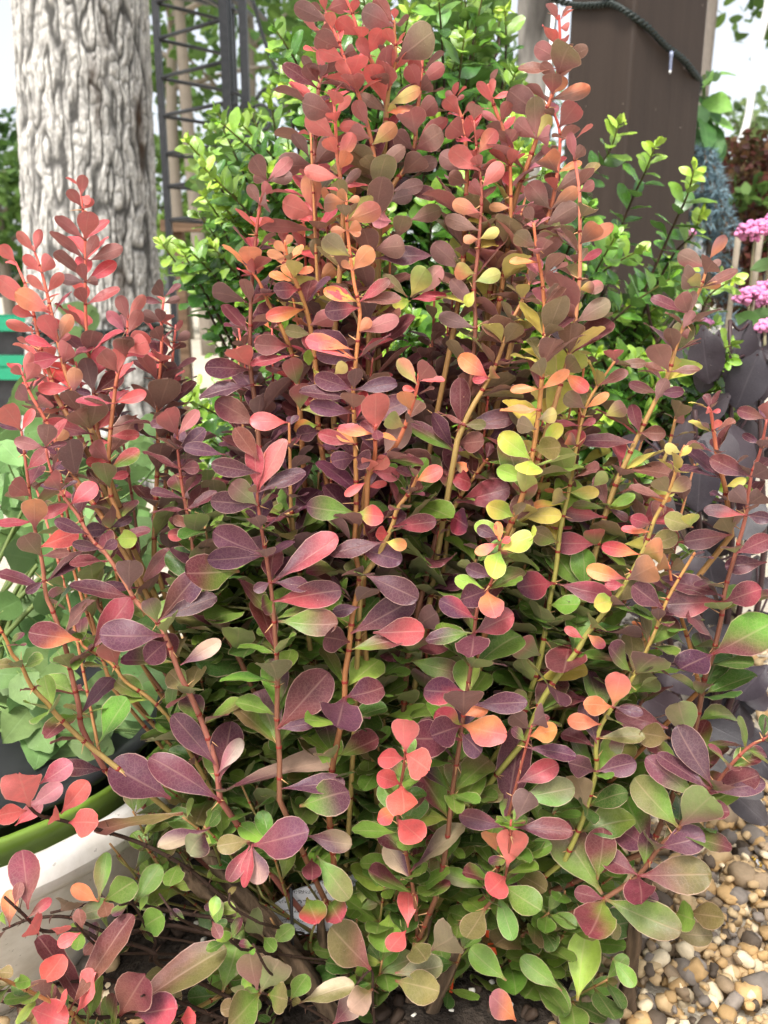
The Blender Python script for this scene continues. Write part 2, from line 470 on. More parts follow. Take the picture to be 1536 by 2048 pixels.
# ------------------------------------------------------------------ big grey tree at the left
TY = 2.4
tb = P(184, 560, TY); TX = tb[0]
root = empty('oak_tree', (TX, TY, 0), 'thick grey tree trunk with deeply furrowed bark behind the red shrub', 'tree')
nt_, nz_ = 500, 600
th = np.linspace(0, 2 * math.pi, nt_, endpoint=False); zz = np.linspace(-0.03, 2.6, nz_)
T, Z = np.meshgrid(th, zz)
base_r = 0.164 - 0.006 * (Z - 1) + 0.075 * np.exp(-Z / 0.22) + 0.012 * vnoise(T / (2 * math.pi) * 5, Z * 1.2, 2, 5)
U_ = T / (2 * math.pi)
warp = 0.9 * vnoise(U_ * 12, Z * 5, 4, 12) + 0.7 * vnoise(U_ * 46, Z * 26, 14, 46)
r1 = np.abs(2 * vnoise(U_ * 74 + warp, Z * 11 + 0.4 * warp, 1, 74) - 1)
r2 = np.abs(2 * vnoise(U_ * 96 + warp, Z * 30, 6, 96) - 1)
r3 = np.abs(2 * vnoise(U_ * 150 + 2 * warp, Z * 75, 9, 150) - 1)
rough_ = vnoise(U_ * 230, Z * 170, 15, 230)
crack = np.clip((r1 - 0.06) / 0.30, 0, 1) * (0.45 + 0.55 * np.clip((r2 - 0.05) / 0.25, 0, 1))
plate = vnoise(U_ * 70 + warp, Z * 42, 8, 70)
hgt = crack * (0.55 + 0.35 * plate + 0.25 * r3) + 0.16 * (rough_ - 0.5)
rr = base_r + 0.0075 * (hgt - 0.7)
TV = np.stack([TX + 0.045 * (Z - 0.55) + rr * np.cos(T), TY + rr * np.sin(T), Z], -1).reshape(-1, 3)
tone = 0.10 + 0.62 * np.clip(hgt, 0, 1.1) * (0.7 + 0.6 * rough_)
tone *= 0.60 + 0.32 * vnoise(U_ * 9, Z * 3, 12, 9)
TC = np.stack([tone * 1.0, tone * 0.965, tone * 0.90], -1).reshape(-1, 3)
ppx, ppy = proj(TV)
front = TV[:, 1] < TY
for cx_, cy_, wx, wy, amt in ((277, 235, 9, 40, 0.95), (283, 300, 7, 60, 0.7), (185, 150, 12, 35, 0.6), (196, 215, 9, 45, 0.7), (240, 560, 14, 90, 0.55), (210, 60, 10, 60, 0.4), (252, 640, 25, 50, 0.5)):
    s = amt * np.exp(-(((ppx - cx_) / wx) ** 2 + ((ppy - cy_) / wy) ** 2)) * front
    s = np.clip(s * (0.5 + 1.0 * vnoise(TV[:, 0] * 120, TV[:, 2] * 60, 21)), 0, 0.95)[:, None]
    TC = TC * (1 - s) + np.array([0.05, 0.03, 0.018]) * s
TF = np.array([(i * nt_ + j, i * nt_ + (j + 1) % nt_, (i + 1) * nt_ + (j + 1) % nt_, (i + 1) * nt_ + j) for i in range(nz_ - 1) for j in range(nt_)])
build('trunk', TV, TF, M['bark'], root, col=TC)
# dark cable wound round the trunk
hz = P(172, 672, TY - 0.2)[2]
cw = MB()
for k in range(3):
    a = np.linspace(0, 2 * math.pi, 90)
    rw = 0.181 + 0.004 * k + 0.004 * np.sin(a * 9 + k)
    z = hz + 0.012 * (k - 1) + 0.006 * np.sin(a * 5 + 2 * k) + 0.01 * np.cos(a)
    cw.add(*tube(np.stack([TX + rw * np.cos(a), TY + rw * np.sin(a), z], -1), 0.0055, 5, False))
for k in range(60):
    a = random.uniform(0, 6.28); p = np.array([TX + 0.189 * math.cos(a), TY + 0.189 * math.sin(a), hz + random.uniform(-0.02, 0.02)])
    d = np.array([math.cos(a), math.sin(a), random.uniform(-1, 1)]) * 0.02
    cw.add(*tube(np.array([p, p + d]), np.array([0.004, 0.002]), 5))
tag(cw.build('string_light_coil', M['cable']), 'black light cable wound round the thick grey tree trunk', 'cable')

# ------------------------------------------------------------------ brown square post
PY = 1.55
E = P(1252, 300, PY); EL = P(1126, 300, PY + 0.115); ER = P(1392, 300, PY + 0.125)
bk = EL + ER - E
cs = [E[:2], ER[:2], bk[:2], EL[:2]]
n = N('brown_post')
mp = n.n('Mapping'); mp.inputs['Scale'].default_value = (14, 14, 0.7); n.l(n.pos(), mp.inputs['Vector'])
g1 = n.noise(2.5, 6, 0.65, mp.outputs[0]); g2 = n.noise(90, 3, 0.5, n.pos()); g3 = n.noise(3.0, 4, 0.6, n.pos())
pc = n.ramp(g1, [(0.25, (0.025, 0.016, 0.011)), (0.5, (0.034, 0.022, 0.0155)), (0.75, (0.043, 0.029, 0.021))])
pc = n.mix(n.math('MULTIPLY', g3, 0.3), pc, (0.046, 0.034, 0.027))
nick = n.math('GREATER_THAN', n.noise(60, 2, 0.5, n.pos()), 0.755)
pc = n.mix(n.math('MULTIPLY', nick, 0.5), pc, (0.25, 0.21, 0.18))
M['post'] = n.done(n.bsdf(pc, 0.62, 0.3, n.bump(n.math('ADD', g1, n.math('MULTIPLY', g2, 0.4)), 0.35, 0.002)))
V, F = [], []
ring = []
for k in range(4):
    c0 = np.array(cs[k]); pr = unit(np.array(cs[k - 1]) - c0); nx = unit(np.array(cs[(k + 1) % 4]) - c0)
    for q in (c0 + pr * 0.006, c0 + pr * 0.0018 + nx * 0.0018, c0 + nx * 0.006): ring.append(q)
zs = np.linspace(-0.02, 2.4, 12)
for z in zs: V += [(q[0], q[1], z) for q in ring]
m = len(ring)
F = [(i * m + j, i * m + (j + 1) % m, (i + 1) * m + (j + 1) % m, (i + 1) * m + j) for i in range(len(zs) - 1) for j in range(m)] + [tuple(range((len(zs) - 1) * m, len(zs) * m))]
post = build('timber_post', np.array(V), F, M['post'], loc=(E[0], E[1] + 0.12, 0), smooth=False)
tag(post, 'square brown painted timber post with a light cable draped across it', 'post')

def on_face(px, py, off=0.006):
    d = ray(px, py); best = None
    for p0, p1 in ((EL, E), (E, ER)):
        t = unit(np.array([p1[0] - p0[0], p1[1] - p0[1], 0])); nn = np.array([t[1], -t[0], 0])
        if nn[1] > 0: nn = -nn
        s = ((p0 + nn * off - CAM) @ nn) / (d @ nn)
        if best is None or s > best: best = s          # the convex corner: the later of the two planes is the surface
    return CAM + d * best
def helix(path, r, turns, ph):
    t = unit(np.gradient(path, axis=0)); s = unit(np.cross(t, [0, 0, 1.0])); q = np.cross(s, t)
    L_ = np.concatenate([[0], np.cumsum(np.linalg.norm(np.diff(path, axis=0), axis=1))])
    a = L_ * turns * 2 * math.pi + ph
    return path + r * (np.cos(a)[:, None] * s + np.sin(a)[:, None] * q)
cr = empty('string_light', on_face(1258, 28), 'dark green twisted light cable with a hanging bulb across the brown post', 'string light')
cps = [P(1085, -14, 1.66), P(1112, -2, 1.66)] + [on_face(x, y, 0.008) for x, y in ((1140, 9), (1170, 11), (1198, 10), (1223, 8), (1258, 27), (1297, 56), (1331, 91), (1366, 119), (1385, 142))] + [P(1399, 162, PY + 0.127), P(1396, 185, PY + 0.15), P(1380, 210, PY + 0.19)]
path = smooth_path(cps, 12)
for k in range(2):
    build('strand', *tube(helix(path, 0.0032, 55, k * math.pi), 0.0033, 6), M['cable'], cr)
loop = smooth_path([on_face(1223, 8), P(1221, -6, 1.585), P(1212, -20, 1.58), P(1205, -60, 1.6)], 8)
build('strand', *tube(helix(loop, 0.003, 55, 0), 0.0042, 6), M['cable'], cr)
M['bulb'] = noise_mat('bulb', (0.12, 0.14, 0.22), (0.3, 0.34, 0.48), 200, 0.15, 0.7, 0.05)
M['bulb_tip'] = noise_mat('bulb_tip', (0.7, 0.7, 0.68), (0.8, 0.8, 0.78), 200, 0.3)
b0, b1 = on_face(1343, 103, 0.012), on_face(1340, 146, 0.014)
bu = build('bulb', *tube(np.array([b0, b0 + (b1 - b0) * 0.25, b0 + (b1 - b0) * 0.3, b0 + (b1 - b0) * 0.85, b1]), np.array([0.0035, 0.0036, 0.0028, 0.0026, 0.001]), 8), M['bulb'], cr)
build('bulb_tip', *tube(np.array([b0 + (b1 - b0) * 0.9, b0 + (b1 - b0) * 1.03]), np.array([0.0026, 0.0012]), 8), M['bulb_tip'], bu)
# thin white stake left of the post
M['white'] = noise_mat('white_plastic', (0.72, 0.72, 0.7), (0.82, 0.82, 0.8), 40, 0.4)
tp = P(1108, 8, 1.45); bt = np.array([tp[0] - 0.03, 1.45, -0.01])
tag(build('plant_stake', *tube(np.array([bt, bt * 0.5 + tp * 0.5, tp]), np.array([0.0035, 0.0034, 0.003]), 8), M['white'], loc=bt), 'thin white plant stake standing just beside the brown post', 'stake')

# ------------------------------------------------------------------ iron trellis
AY, BY, DY = 3.0, 2.80, 3.2
A0, B0, D0, C0 = P(322, 200, AY), P(455, 200, BY), P(470, 200, DY), P(492, 200, 2.86)
tr = empty('iron_trellis', (B0[0], B0[1], 0), 'dark iron garden trellis with rungs and scrolls beside the grey trunk', 'trellis')
def upright(p, w, z1=1.75):
    o = MB().add(*box((p[0], p[1], -0.02), (p[0], p[1], z1), w, w)).build('upright', M['iron'], tr, smooth=False)
for p, w in ((A0, 0.021), (B0, 0.027), (D0, 0.02), (C0, 0.024), (P(463, 200, BY + 0.05), 0.02)): upright(p, w)
for py in (5, 78, 156, 232, 308, 373, 440, 520):
    z = P(322, py, AY)[2]
    for q in (B0, D0):
        build('rung', *tube(np.array([(A0[0], A0[1], z), (q[0], q[1], z)]), 0.0065 if q is B0 else 0.006, 6), M['iron'], tr)
for k in range(6):            # flat roof slats
    f = k / 5
    a_ = A0 * (1 - f) + B0 * f; b_ = A0 * (1 - f) + D0 * f
    z = P(322, 3, AY)[2] + 0.02
    MB().add(*box((a_[0], a_[1], z), (b_[0] + 0.1, b_[1] + 0.12, z + 0.02), 0.018, 0.008)).build('roof_slat', M['iron'], tr, smooth=False)
def scroll(c, r, a0, turns, w=0.006):
    a = np.linspace(0, turns * 2 * math.pi, 40); rad = r * (1 - 0.62 * a / a[-1])
    pts = np.stack([c[0] + rad * np.cos(a0 + a), np.full_like(a, c[1]), c[2] + rad * np.sin(a0 + a)], -1)
    build('scroll', *tube(pts, w, 6), M['iron'], tr)
scroll(P(519, 232, 2.86), 0.052, 2.6, 1.35); scroll(P(469, 200, 2.80), 0.028, -1.5, 1.1, 0.005)
scroll(P(535, 285, 2.86), 0.05, 0.6, -0.9); scroll(P(545, 205, 2.86), 0.05, 3.0, -0.8)
q = smooth_path([P(506, 0, 2.9), P(525, 70, 2.9), P(548, 130, 2.9), P(575, 180, 2.9)], 6)
build('scroll', *tube(q, 0.006, 6), M['iron'], tr)

# wooden plank rail behind the trellis
wr = empty('plank_rail', (P(380, 450, 3.3)[0], 3.3, 0), 'weathered brown plank rail on short posts behind the iron trellis', 'rail')
M['plank'] = noise_mat('plank', (0.10, 0.06, 0.035), (0.22, 0.14, 0.09), 18, 0.85, 0.2, 0.5, 0.004, stretch=(0.4, 3, 5))
zr = P(380, 452, 3.3)[2]
x0 = P(322, 450, 3.3)[0]
MB().add(*box((x0, 3.3, zr), (x0 + 0.75, 3.33, zr), 0.04, 0.042)).build('plank', M['plank'], wr, smooth=False)
for xx in (x0 + 0.05, x0 + 0.7):
    MB().add(*box((xx, 3.335, -0.02), (xx, 3.335, zr - 0.021), 0.05, 0.05)).build('post', M['plank'], wr, smooth=False)

# ------------------------------------------------------------------ green crates at the far left
M['green_plastic'] = noise_mat('green_plastic', (0.01, 0.24, 0.12), (0.015, 0.30, 0.16), 12, 0.35, 0.5, 0.05)
M['black_plastic'] = noise_mat('black_plastic', (0.012, 0.012, 0.014), (0.03, 0.03, 0.032), 30, 0.5, 0.4, 0.1)
M['beige_plastic'] = noise_mat('beige_plastic', (0.55, 0.45, 0.34), (0.64, 0.55, 0.43), 10, 0.6, 0.4, 0.1)
CY = 3.2
def crate(pyt, pyb, lab):
    zt, zb = P(20, pyt, CY)[2], P(20, pyb, CY)[2]
    xr = P(62, pyt, CY)[0]; xl = xr - 0.8
    rt = empty('plastic_crate', ((xl + xr) / 2, CY + 0.25, max(zb, 0)), lab, 'crate')
    b = MB()
    for (xa, ya, xb, yb) in ((xl, CY, xr, CY), (xr, CY, xr, CY + 0.5), (xr, CY + 0.5, xl, CY + 0.5), (xl, CY + 0.5, xl, CY)):
        b.add(*box((xa, ya, (zt + zb) / 2), (xb, yb, (zt + zb) / 2), 0.012, (zt - zb) * 0.98))
    b.add(*box((xl, CY + 0.25, zb + 0.008), (xr, CY + 0.25, zb + 0.008), 0.49, 0.012))
    b.build('body', M['black_plastic'], rt, smooth=False)
    for zz_, hh in ((zt, 0.05), (zb + 0.03, 0.045)):
        f = MB()
        for (xa, ya, xb, yb) in ((xl - 0.02, CY - 0.012, xr + 0.02, CY - 0.012), (xr + 0.012, CY - 0.02, xr + 0.012, CY + 0.52), (xr + 0.02, CY + 0.512, xl - 0.02, CY + 0.512), (xl - 0.012, CY + 0.52, xl - 0.012, CY - 0.02)):
            f.add(*box((xa, ya, zz_), (xb, yb, zz_), 0.026, hh))
        f.build('rim', M['green_plastic'], rt, smooth=False)
    return rt
crate(648, 738, 'upper black and green plastic crate at the left of the grey trunk')
crate(745, 870, 'lower black and green plastic crate, under another, left of the grey trunk')

# ------------------------------------------------------------------ trees beyond
def leaf_cloud(centers, radii, cnt, size, c1, c2, flat=0.75):
    k = rng.integers(0, len(centers), cnt)
    off = unit(rng.normal(0, 1, (cnt, 3))) * (rng.random((cnt, 1)) ** 0.45) * radii[k][:, None]
    off[:, 2] *= flat
    B = centers[k] + off
    D = unit(rng.normal(0, 1, (cnt, 3)) + [0, 0, -0.3]); Nn = unit(rng.normal(0, 0.7, (cnt, 3)) + [0, 0, 1.0])
    t = rng.random((cnt, 1)); C = (c1 * (1 - t) + c2 * t) * rng.normal(1, 0.12, (cnt, 1))
    L = size * rng.uniform(0.6, 1.3, cnt)
    return leaf_batch(B, D, Nn, L, L * 0.62, 0.1, 0.2, C, C, 'oval', False)
GR1, GR2 = lin(np.array([0.20, 0.32, 0.14])), lin(np.array([0.42, 0.55, 0.26]))
def tree(name, label, x, y, h, rc, trunk_r, cnt, size, c1=GR1, c2=GR2, barkc=(0.21, 0.18, 0.145), crown0=0.35, group='trees beyond the garden', nb=9, lean=0.0):
    rt = empty(name, (x, y, 0), label, 'tree', group)
    b = MB(); cb = np.array(barkc)
    top = np.array([x + lean, y, h * 0.92])
    path = smooth_path([(x, y, -0.05), (x + lean * 0.3 + random.uniform(-.05, .05), y, h * 0.35), (x + lean * 0.7 + random.uniform(-.08, .08), y, h * 0.65), top], 6)
    b.add(*tube(path, np.linspace(trunk_r, trunk_r * 0.3, len(path)), 8), cb)
    cen, rad = [], []
    for k in range(nb):
        f = crown0 + (0.95 - crown0) * (k + 0.5) / nb
        p0 = path[int(f * (len(path) - 1))]
        a = k * 2.4 + random.uniform(-.5, .5)
        ln = rc * (1.05 - 0.55 * (f - crown0) / (1 - crown0)) * random.uniform(0.7, 1.15)
        p2 = p0 + np.array([math.cos(a) * ln, math.sin(a) * ln, ln * random.uniform(0.1, 0.55)])
        q = smooth_path([p0, (p0 + p2) / 2 + [0, 0, 0.06 * ln], p2], 4)
        b.add(*tube(q, np.linspace(trunk_r * 0.38, trunk_r * 0.08, len(q)), 5), cb)
        for g in (0.55, 0.8, 1.0):
            cen.append(p0 + (p2 - p0) * g + rng.normal(0, 0.12 * rc, 3)); rad.append(rc * random.uniform(0.22, 0.42))
    cen.append(top); rad.append(rc * 0.45)
    b.build('trunk', M['bark'], rt)
    joined('crown', leaf_cloud(np.array(cen), np.array(rad), cnt, size, c1, c2), M['tree_leaf'], rt)
    return rt
BG = lin(np.array([0.36, 0.46, 0.30])); BG2 = lin(np.array([0.52, 0.60, 0.38])); YG = lin(np.array([0.5, 0.62, 0.3]))
tree('roadside_tree', 'rounded green tree across the pale ground at the far left', P(10, 500, 15)[0], 15, 3.0, 1.5, 0.12, 2600, 0.17, crown0=0.2)
tree('roadside_tree', 'dark broad tree behind the green crates and the power lines', P(-60, 500, 18)[0], 18, 4.4, 2.0, 0.15, 3000, 0.18, GR1 * 0.9, GR1 * 1.3, crown0=0.15)
tree('slender_tree', 'tall slender tree with a pale bare trunk seen through the trellis', P(398, 300, 8)[0], 8, 5.2, 1.5, 0.075, 900, 0.15, barkc=(0.24, 0.205, 0.165), crown0=0.55, lean=-0.15)
tree('slender_tree', 'second tall slender tree with a grey trunk beyond the trellis', P(352, 300, 11)[0], 11, 6.5, 1.9, 0.10, 1150, 0.16, crown0=0.45)
tree('leafy_tree', 'wide leafy tree beyond the trellis and the green holly shrub', P(500, 300, 12)[0], 12, 5.6, 2.1, 0.13, 1250, 0.16, crown0=0.25)
tree('leafy_tree', 'low bright green tree behind the foot of the iron trellis', P(400, 450, 13)[0], 13, 2.9, 1.6, 0.1, 2600, 0.16, GR2, YG, crown0=0.12)
tree('leafy_tree', 'tall tree standing beyond the middle of the holly shrub', P(700, 300, 14)[0], 14, 6.6, 2.0, 0.13, 1400, 0.17, crown0=0.3)
tree('leafy_tree', 'tree beyond the gap between holly shrub and brown post', P(960, 300, 16)[0], 16, 5.0, 1.7, 0.12, 1800, 0.18, BG, BG2, crown0=0.3)
tree('shade_tree', 'tall shade tree with hanging leafy branches right of the brown post', P(1395, 100, 4.6)[0] + 0.03, 4.6, 3.4, 1.15, 0.055, 2300, 0.075, GR1, GR2, barkc=(0.20, 0.175, 0.15), crown0=0.62)
tree('shade_tree', 'pale green hazy tree far beyond the pink flowers', P(1500, 300, 17)[0], 17, 4.2, 1.5, 0.12, 1500, 0.18, BG, BG2, crown0=0.3)
# mottled young trunk between holly and post
rt = empty('young_tree', (P(1075, 100, 2.3)[0], 2.3, 0), 'mottled grey young trunk just left of the brown post', 'tree')
x = P(1075, 100, 2.3)[0]
pth = smooth_path([(x + 0.01, 2.3, -0.03), (x, 2.3, 0.7), (x - 0.005, 2.3, 1.5), (x, 2.3, 2.3)], 14)
V, F = tube(pth, 0.047 + 0.003 * np.sin(np.arange(len(pth)) * 1.7), 22)
t = vnoise(V[:, 0] * 60, V[:, 2] * 45, 31) * 0.6 + vnoise(V[:, 0] * 22, V[:, 2] * 12, 33) * 0.6
t = np.clip((t - 0.35) / 0.4, 0, 1)[:, None]
build('trunk', V, F, M['bark'], rt, col=np.array([0.05, 0.045, 0.04]) * (1 - t) + np.array([0.30, 0.28, 0.25]) * t)
# pale slender sapling at the far right edge
x = P(1506, 150, 2.6)[0]
rt = empty('pale_sapling', (x, 2.6, 0), 'pale slender sapling stem right of the brown post with broad leaves', 'tree')
build('trunk', *tube(smooth_path([(x - 0.04, 2.6, -0.03), (x - 0.03, 2.6, 0.8), P(1497, 230, 2.6), P(1512, 110, 2.6), P(1532, 30, 2.6), P(1548, -60, 2.6)], 6), 0.011, 8), M['white'], rt)
# broad-leaved vine hanging behind the post
vx = P(1425, 240, 1.85)
rt = empty('broadleaf_vine', (vx[0], vx[1], 0), 'broad green vine leaves hanging at the right edge of the brown post', 'vine')
vp = smooth_path([(vx[0] + 0.02, 1.85, -0.02), (vx[0] + 0.02, 1.86, 0.5), P(1430, 330, 1.85), P(1410, 240, 1.85), P(1408, 150, 1.86)], 6)
build('stem', *tube(vp, 0.004, 6), M['stem'], rt, col=np.tile(lin(np.array([0.35, 0.42, 0.22])), (6 * len(vp), 1)))
VL = []
for bx, by, tx, ty, w, c in ((1405, 190, 1440, 245, 45, 0), (1408, 200, 1465, 215, 40, 1), (1400, 230, 1425, 290, 50, 0), (1412, 235, 1470, 255, 45, 1), (1395, 170, 1425, 140, 30, 1), (1415, 160, 1445, 130, 25, 2), (1410, 260, 1385, 300, 40, 0), (1420, 270, 1450, 315, 35, 0), (1400, 210, 1390, 260, 40, 2), (1440, 150, 1475, 145, 25, 1), (1420, 250, 1445, 305, 30, 0), (1395, 265, 1400, 310, 45, 2), (1425, 215, 1450, 190, 35, 2)):
    VL.append((P(bx, by, 1.85 + random.uniform(-.05, .05)), P(tx, ty, 1.8 + random.uniform(-.08, .08)), w, c))
B = np.array([v[0] for v in VL]); D = np.array([v[1] for v in VL]) - B; L = np.linalg.norm(D, axis=1)
cl = np.array([lin(np.array(q)) for q in ((0.30, 0.47, 0.24), (0.52, 0.70, 0.34), (0.40, 0.56, 0.36))])[[v[3] for v in VL]]
bt_ = leaf_batch(B, D, np.array([0, -0.8, 0.7]) + rng.normal(0, .25, (len(B), 3)), L, np.array([v[2] for v in VL]) * 1.95 / FPX, 0.1, 0.15, cl, cl, 'ovate', True, jag=0.05)
for i in range(len(B)): single('leaf', bt_, i, M['herb'], rt)
# power lines, far left
for k, py in enumerate((303, 314, 360)):
    a_, b_ = P(-900, py - 60, 22), P(330, py + 12, 22)
    q = np.linspace(a_, b_, 12); q[:, 2] -= 0.3 * np.sin(np.linspace(0, math.pi, 12))
    tag(build('power_line', *tube(q, 0.022 if k < 2 else 0.012, 5), M['white'] if k < 2 else M['cable'], loc=a_),
        ('upper pale power line above the trees at the far left', 'middle pale power line above the trees at the far left', 'thin dark power line below the two pale ones')[k], 'power line')

# ------------------------------------------------------------------ blue spruce
sx = P(1418, 480, 1.75); 
rt = empty('blue_spruce', (sx[0], 1.75, 0), 'weeping blue spruce with dense silvery needles right of the brown post', 'conifer')
top_ = P(1392, 290, 1.75)
tp_ = smooth_path([(sx[0], 1.75, -0.02), (sx[0] + 0.01, 1.75, 0.3), sx, top_], 6)
bm = MB(); bm.add(*tube(tp_, np.linspace(0.012, 0.003, len(tp_)), 6), np.array([0.1, 0.07, 0.05]))
nb_, nd_ = [], []
for k in range(260):
    f = random.uniform(0.08, 1) ** 0.8; p0 = tp_[int(f * (len(tp_) - 1))]; a = random.uniform(0, 6.28); ln = 0.035 + 0.085 * (1 - f) * random.uniform(0.7, 1.2)
    p1 = p0 + [math.cos(a) * ln, math.sin(a) * ln, 0.02 - 0.3 * ln]
    q = smooth_path([p0, (p0 + p1) / 2 + [0, 0, 0.012], p1 + [0, 0, -0.02]], 5)
    bm.add(*tube(q, 0.0018, 4, False), np.array([0.12, 0.09, 0.06]))
    for g in range(70):
        c = q[random.randint(0, len(q) - 1)]; nb_.append(c + rng.normal(0, 0.003, 3)); nd_.append(unit(rng.normal(0, 1, 3)) + unit(q[-1] - q[0]) * 0.7)
bm.build('trunk', M['wood'], rt)
nb_, nd_ = np.array(nb_), unit(np.array(nd_))
nl = rng.uniform(0.012, 0.02, len(nb_)); side = unit(np.cross(nd_, rng.normal(0, 1, nd_.shape)))
V = np.stack([nb_ - side * 0.0011, nb_ + side * 0.0011, nb_ + nd_ * nl[:, None]], 1)
cn = lin(np.array([[0.44, 0.54, 0.58]])) * rng.normal(1, 0.25, (len(nb_), 1)); cn = np.clip(cn, 0.02, 0.6)
o = build('needles', V.reshape(-1, 3), np.arange(len(V) * 3).reshape(-1, 3), M['soft'], rt, col=np.repeat(cn, 3, 0), smooth=False); o['kind'] = 'stuff'

# ------------------------------------------------------------------ dark red maple at the far right
DR1, DR2 = lin(np.array([0.22, 0.12, 0.12])), lin(np.array([0.42, 0.22, 0.18]))
mx_ = P(1525, 420, 2.3)
rt = empty('red_maple', (mx_[0] + 0.05, 2.3, 0), 'dark red fine-leaved maple behind the pink flowers', 'shrub')
cen = np.array([P(1505 + rng.uniform(-60, 70), rng.uniform(270, 660), 2.3 + rng.uniform(-.15, .25)) for _ in range(44)])
bm = MB()
for c in cen: bm.add(*tube(smooth_path([(mx_[0] + 0.05, 2.3, 0), (mx_[0] + 0.04, 2.32, 0.35), c], 4), np.linspace(0.006, 0.0015, 9), 4), np.array([0.06, 0.04, 0.035]))
bm.build('trunk', M['wood'], rt)
joined('crown', leaf_cloud(cen, np.full(len(cen), 0.065), 4800, 0.022, DR1, DR2), M['tree_leaf'], rt)
joined('crown', leaf_cloud(cen[:6] + [0, -0.05, -0.03], np.full(6, 0.05), 260, 0.035, GR1 * 1.2, GR2), M['tree_leaf'], rt)

# ------------------------------------------------------------------ generic leafy plant from traced leaves
def leaf_from_trace(bx, by, tx, ty, w, Y, ratio=1.5, wratio=2.45, flip=None):
    """base point, direction, normal, length, width in metres of a leaf seen at those pixels"""
    B = P(bx, by, Y); s = depth(B) / FPX; rd = unit(ray((bx + tx) / 2, (by + ty) / 2))
    v = (CX * (tx - bx) - CUP * (ty - by)) * s; v = v - rd * (v @ rd)
    pl = np.linalg.norm(v); wm = w * s
    L3 = max(pl, ratio * wm); t = min(math.sqrt(max(L3 * L3 - pl * pl, 0)) + 0.12 * pl, 2.2 * pl + 0.004)
    d = unit(v - rd * t)
    W3 = max(wm, L3 / wratio)
    n0 = unit(-rd - d * (-rd @ d)); ro = math.acos(min(1, wm / W3)) * 0.92
    c = [n0 * math.cos(ro) + np.cross(d, n0) * math.sin(sg * ro) for sg in (-1, 1)]
    nn = max(c, key=lambda q: q[2]) if (by > 560 or random.random() < 0.55) else random.choice(c)
    if nn[2] < 0: nn = -nn
    return B, d, nn, L3, W3

# dark-leaved plant at the right
dpx = P(1430, 1300, 0.78)
rt = empty('dark_leaf_shrub', (dpx[0], 0.80, 0), 'dark purple-black leafy plant behind the right side of the red shrub', 'shrub')
DK = [(1405, 880, 1395, 1028, 78, .70), (1380, 860, 1350, 985, 55, .71), (1440, 850, 1425, 955, 85, .74), (1455, 840, 1490, 960, 70, .76), (1405, 650, 1420, 770, 70, .80), (1440, 660, 1400, 790, 60, .82), (1500, 640, 1440, 770, 90, .84),
      (1520, 700, 1470, 820, 80, .80), (1380, 830, 1345, 930, 45, .69), (1300, 1090, 1225, 1210, 70, .72), (1330, 1150, 1290, 1260, 60, .74), (1400, 1090, 1350, 1180, 70, .72), (1410, 1100, 1430, 1200, 70, .75), (1500, 1100, 1440, 1200, 60, .74),
      (1380, 1500, 1530, 1590, 60, .66), (1440, 1560, 1536, 1650, 55, .68), (1400, 1440, 1500, 1490, 50, .69), (1500, 1480, 1560, 1560, 60, .68), (1270, 1380, 1380, 1440, 60, .74), (1290, 1300, 1400, 1390, 60, .76), (1240, 1260, 1330, 1340, 50, .74),
      (1350, 1240, 1440, 1310, 60, .75), (1480, 1250, 1400, 1310, 60, .75), (1520, 990, 1480, 1080, 70, .75), (1340, 980, 1300, 1080, 60, .76), (1500, 900, 1460, 1000, 60, .77), (1280, 1420, 1240, 1500, 50, .76), (1350, 1480, 1310, 1560, 50, .74), (1536, 1330, 1470, 1400, 60, .73)]
for _ in range(75):
    bx, by = rng.uniform(1230, 1560), rng.uniform(780, 1560)
    a = rng.uniform(0.2, 2.9); ln = rng.uniform(70, 150)
    DK.append((bx, by, bx + ln * math.cos(a) * 0.8, by + ln * math.sin(a) * 0.8, ln * 0.45, rng.uniform(.78, .98)))
for _ in range(24):
    bx, by = rng.uniform(1390, 1560), rng.uniform(630, 860)
    a = rng.uniform(0.2, 2.9); ln = rng.uniform(60, 120)
    DK.append((bx, by, bx + ln * math.cos(a) * 0.8, by + ln * math.sin(a) * 0.8, ln * 0.45, rng.uniform(.84, .98)))
rows = [leaf_from_trace(*d_[:5], d_[5]) for d_ in DK]
Bd, Dd, Nd, Ld, Wd = (np.array([r_[i] for r_ in rows]) for i in range(5))
cd = lin(np.array([[0.22, 0.19, 0.205]])) * rng.normal(1, 0.2, (len(DK), 1)) * rng.normal(1, 0.06, (len(DK), 3))
dk = leaf_batch(Bd, Dd, Nd, Ld, Wd, 0.12, 0.12, np.clip(cd, .008, .2), np.clip(cd * rng.normal(1, .12, (len(DK), 1)), .008, .2), 'oval', True, jag=0.015)
stems_d = [[(dpx[0] + dx * 0.1, 0.80, 0), (dpx[0] + dx * .6, 0.80, 0.22), tuple(P(px_, py_, yy_))] for dx, px_, py_, yy_ in ((-.12, 1290, 1100, .78), (-.02, 1390, 820, .76), (.03, 1460, 640, .82), (.08, 1520, 800, .80), (-.08, 1310, 1250, .76), (.05, 1480, 1100, .76))]
sv = []
for sp_ in stems_d:
    q = smooth_path(sp_, 8); sv.append(q)
    build('stem', *tube(q, np.linspace(0.004, 0.002, len(q)), 6), M['stem'], rt, col=np.tile(lin(np.array([0.26, 0.18, 0.18])), (6 * len(q), 1)))
allp = np.concatenate(sv); pet = MB()
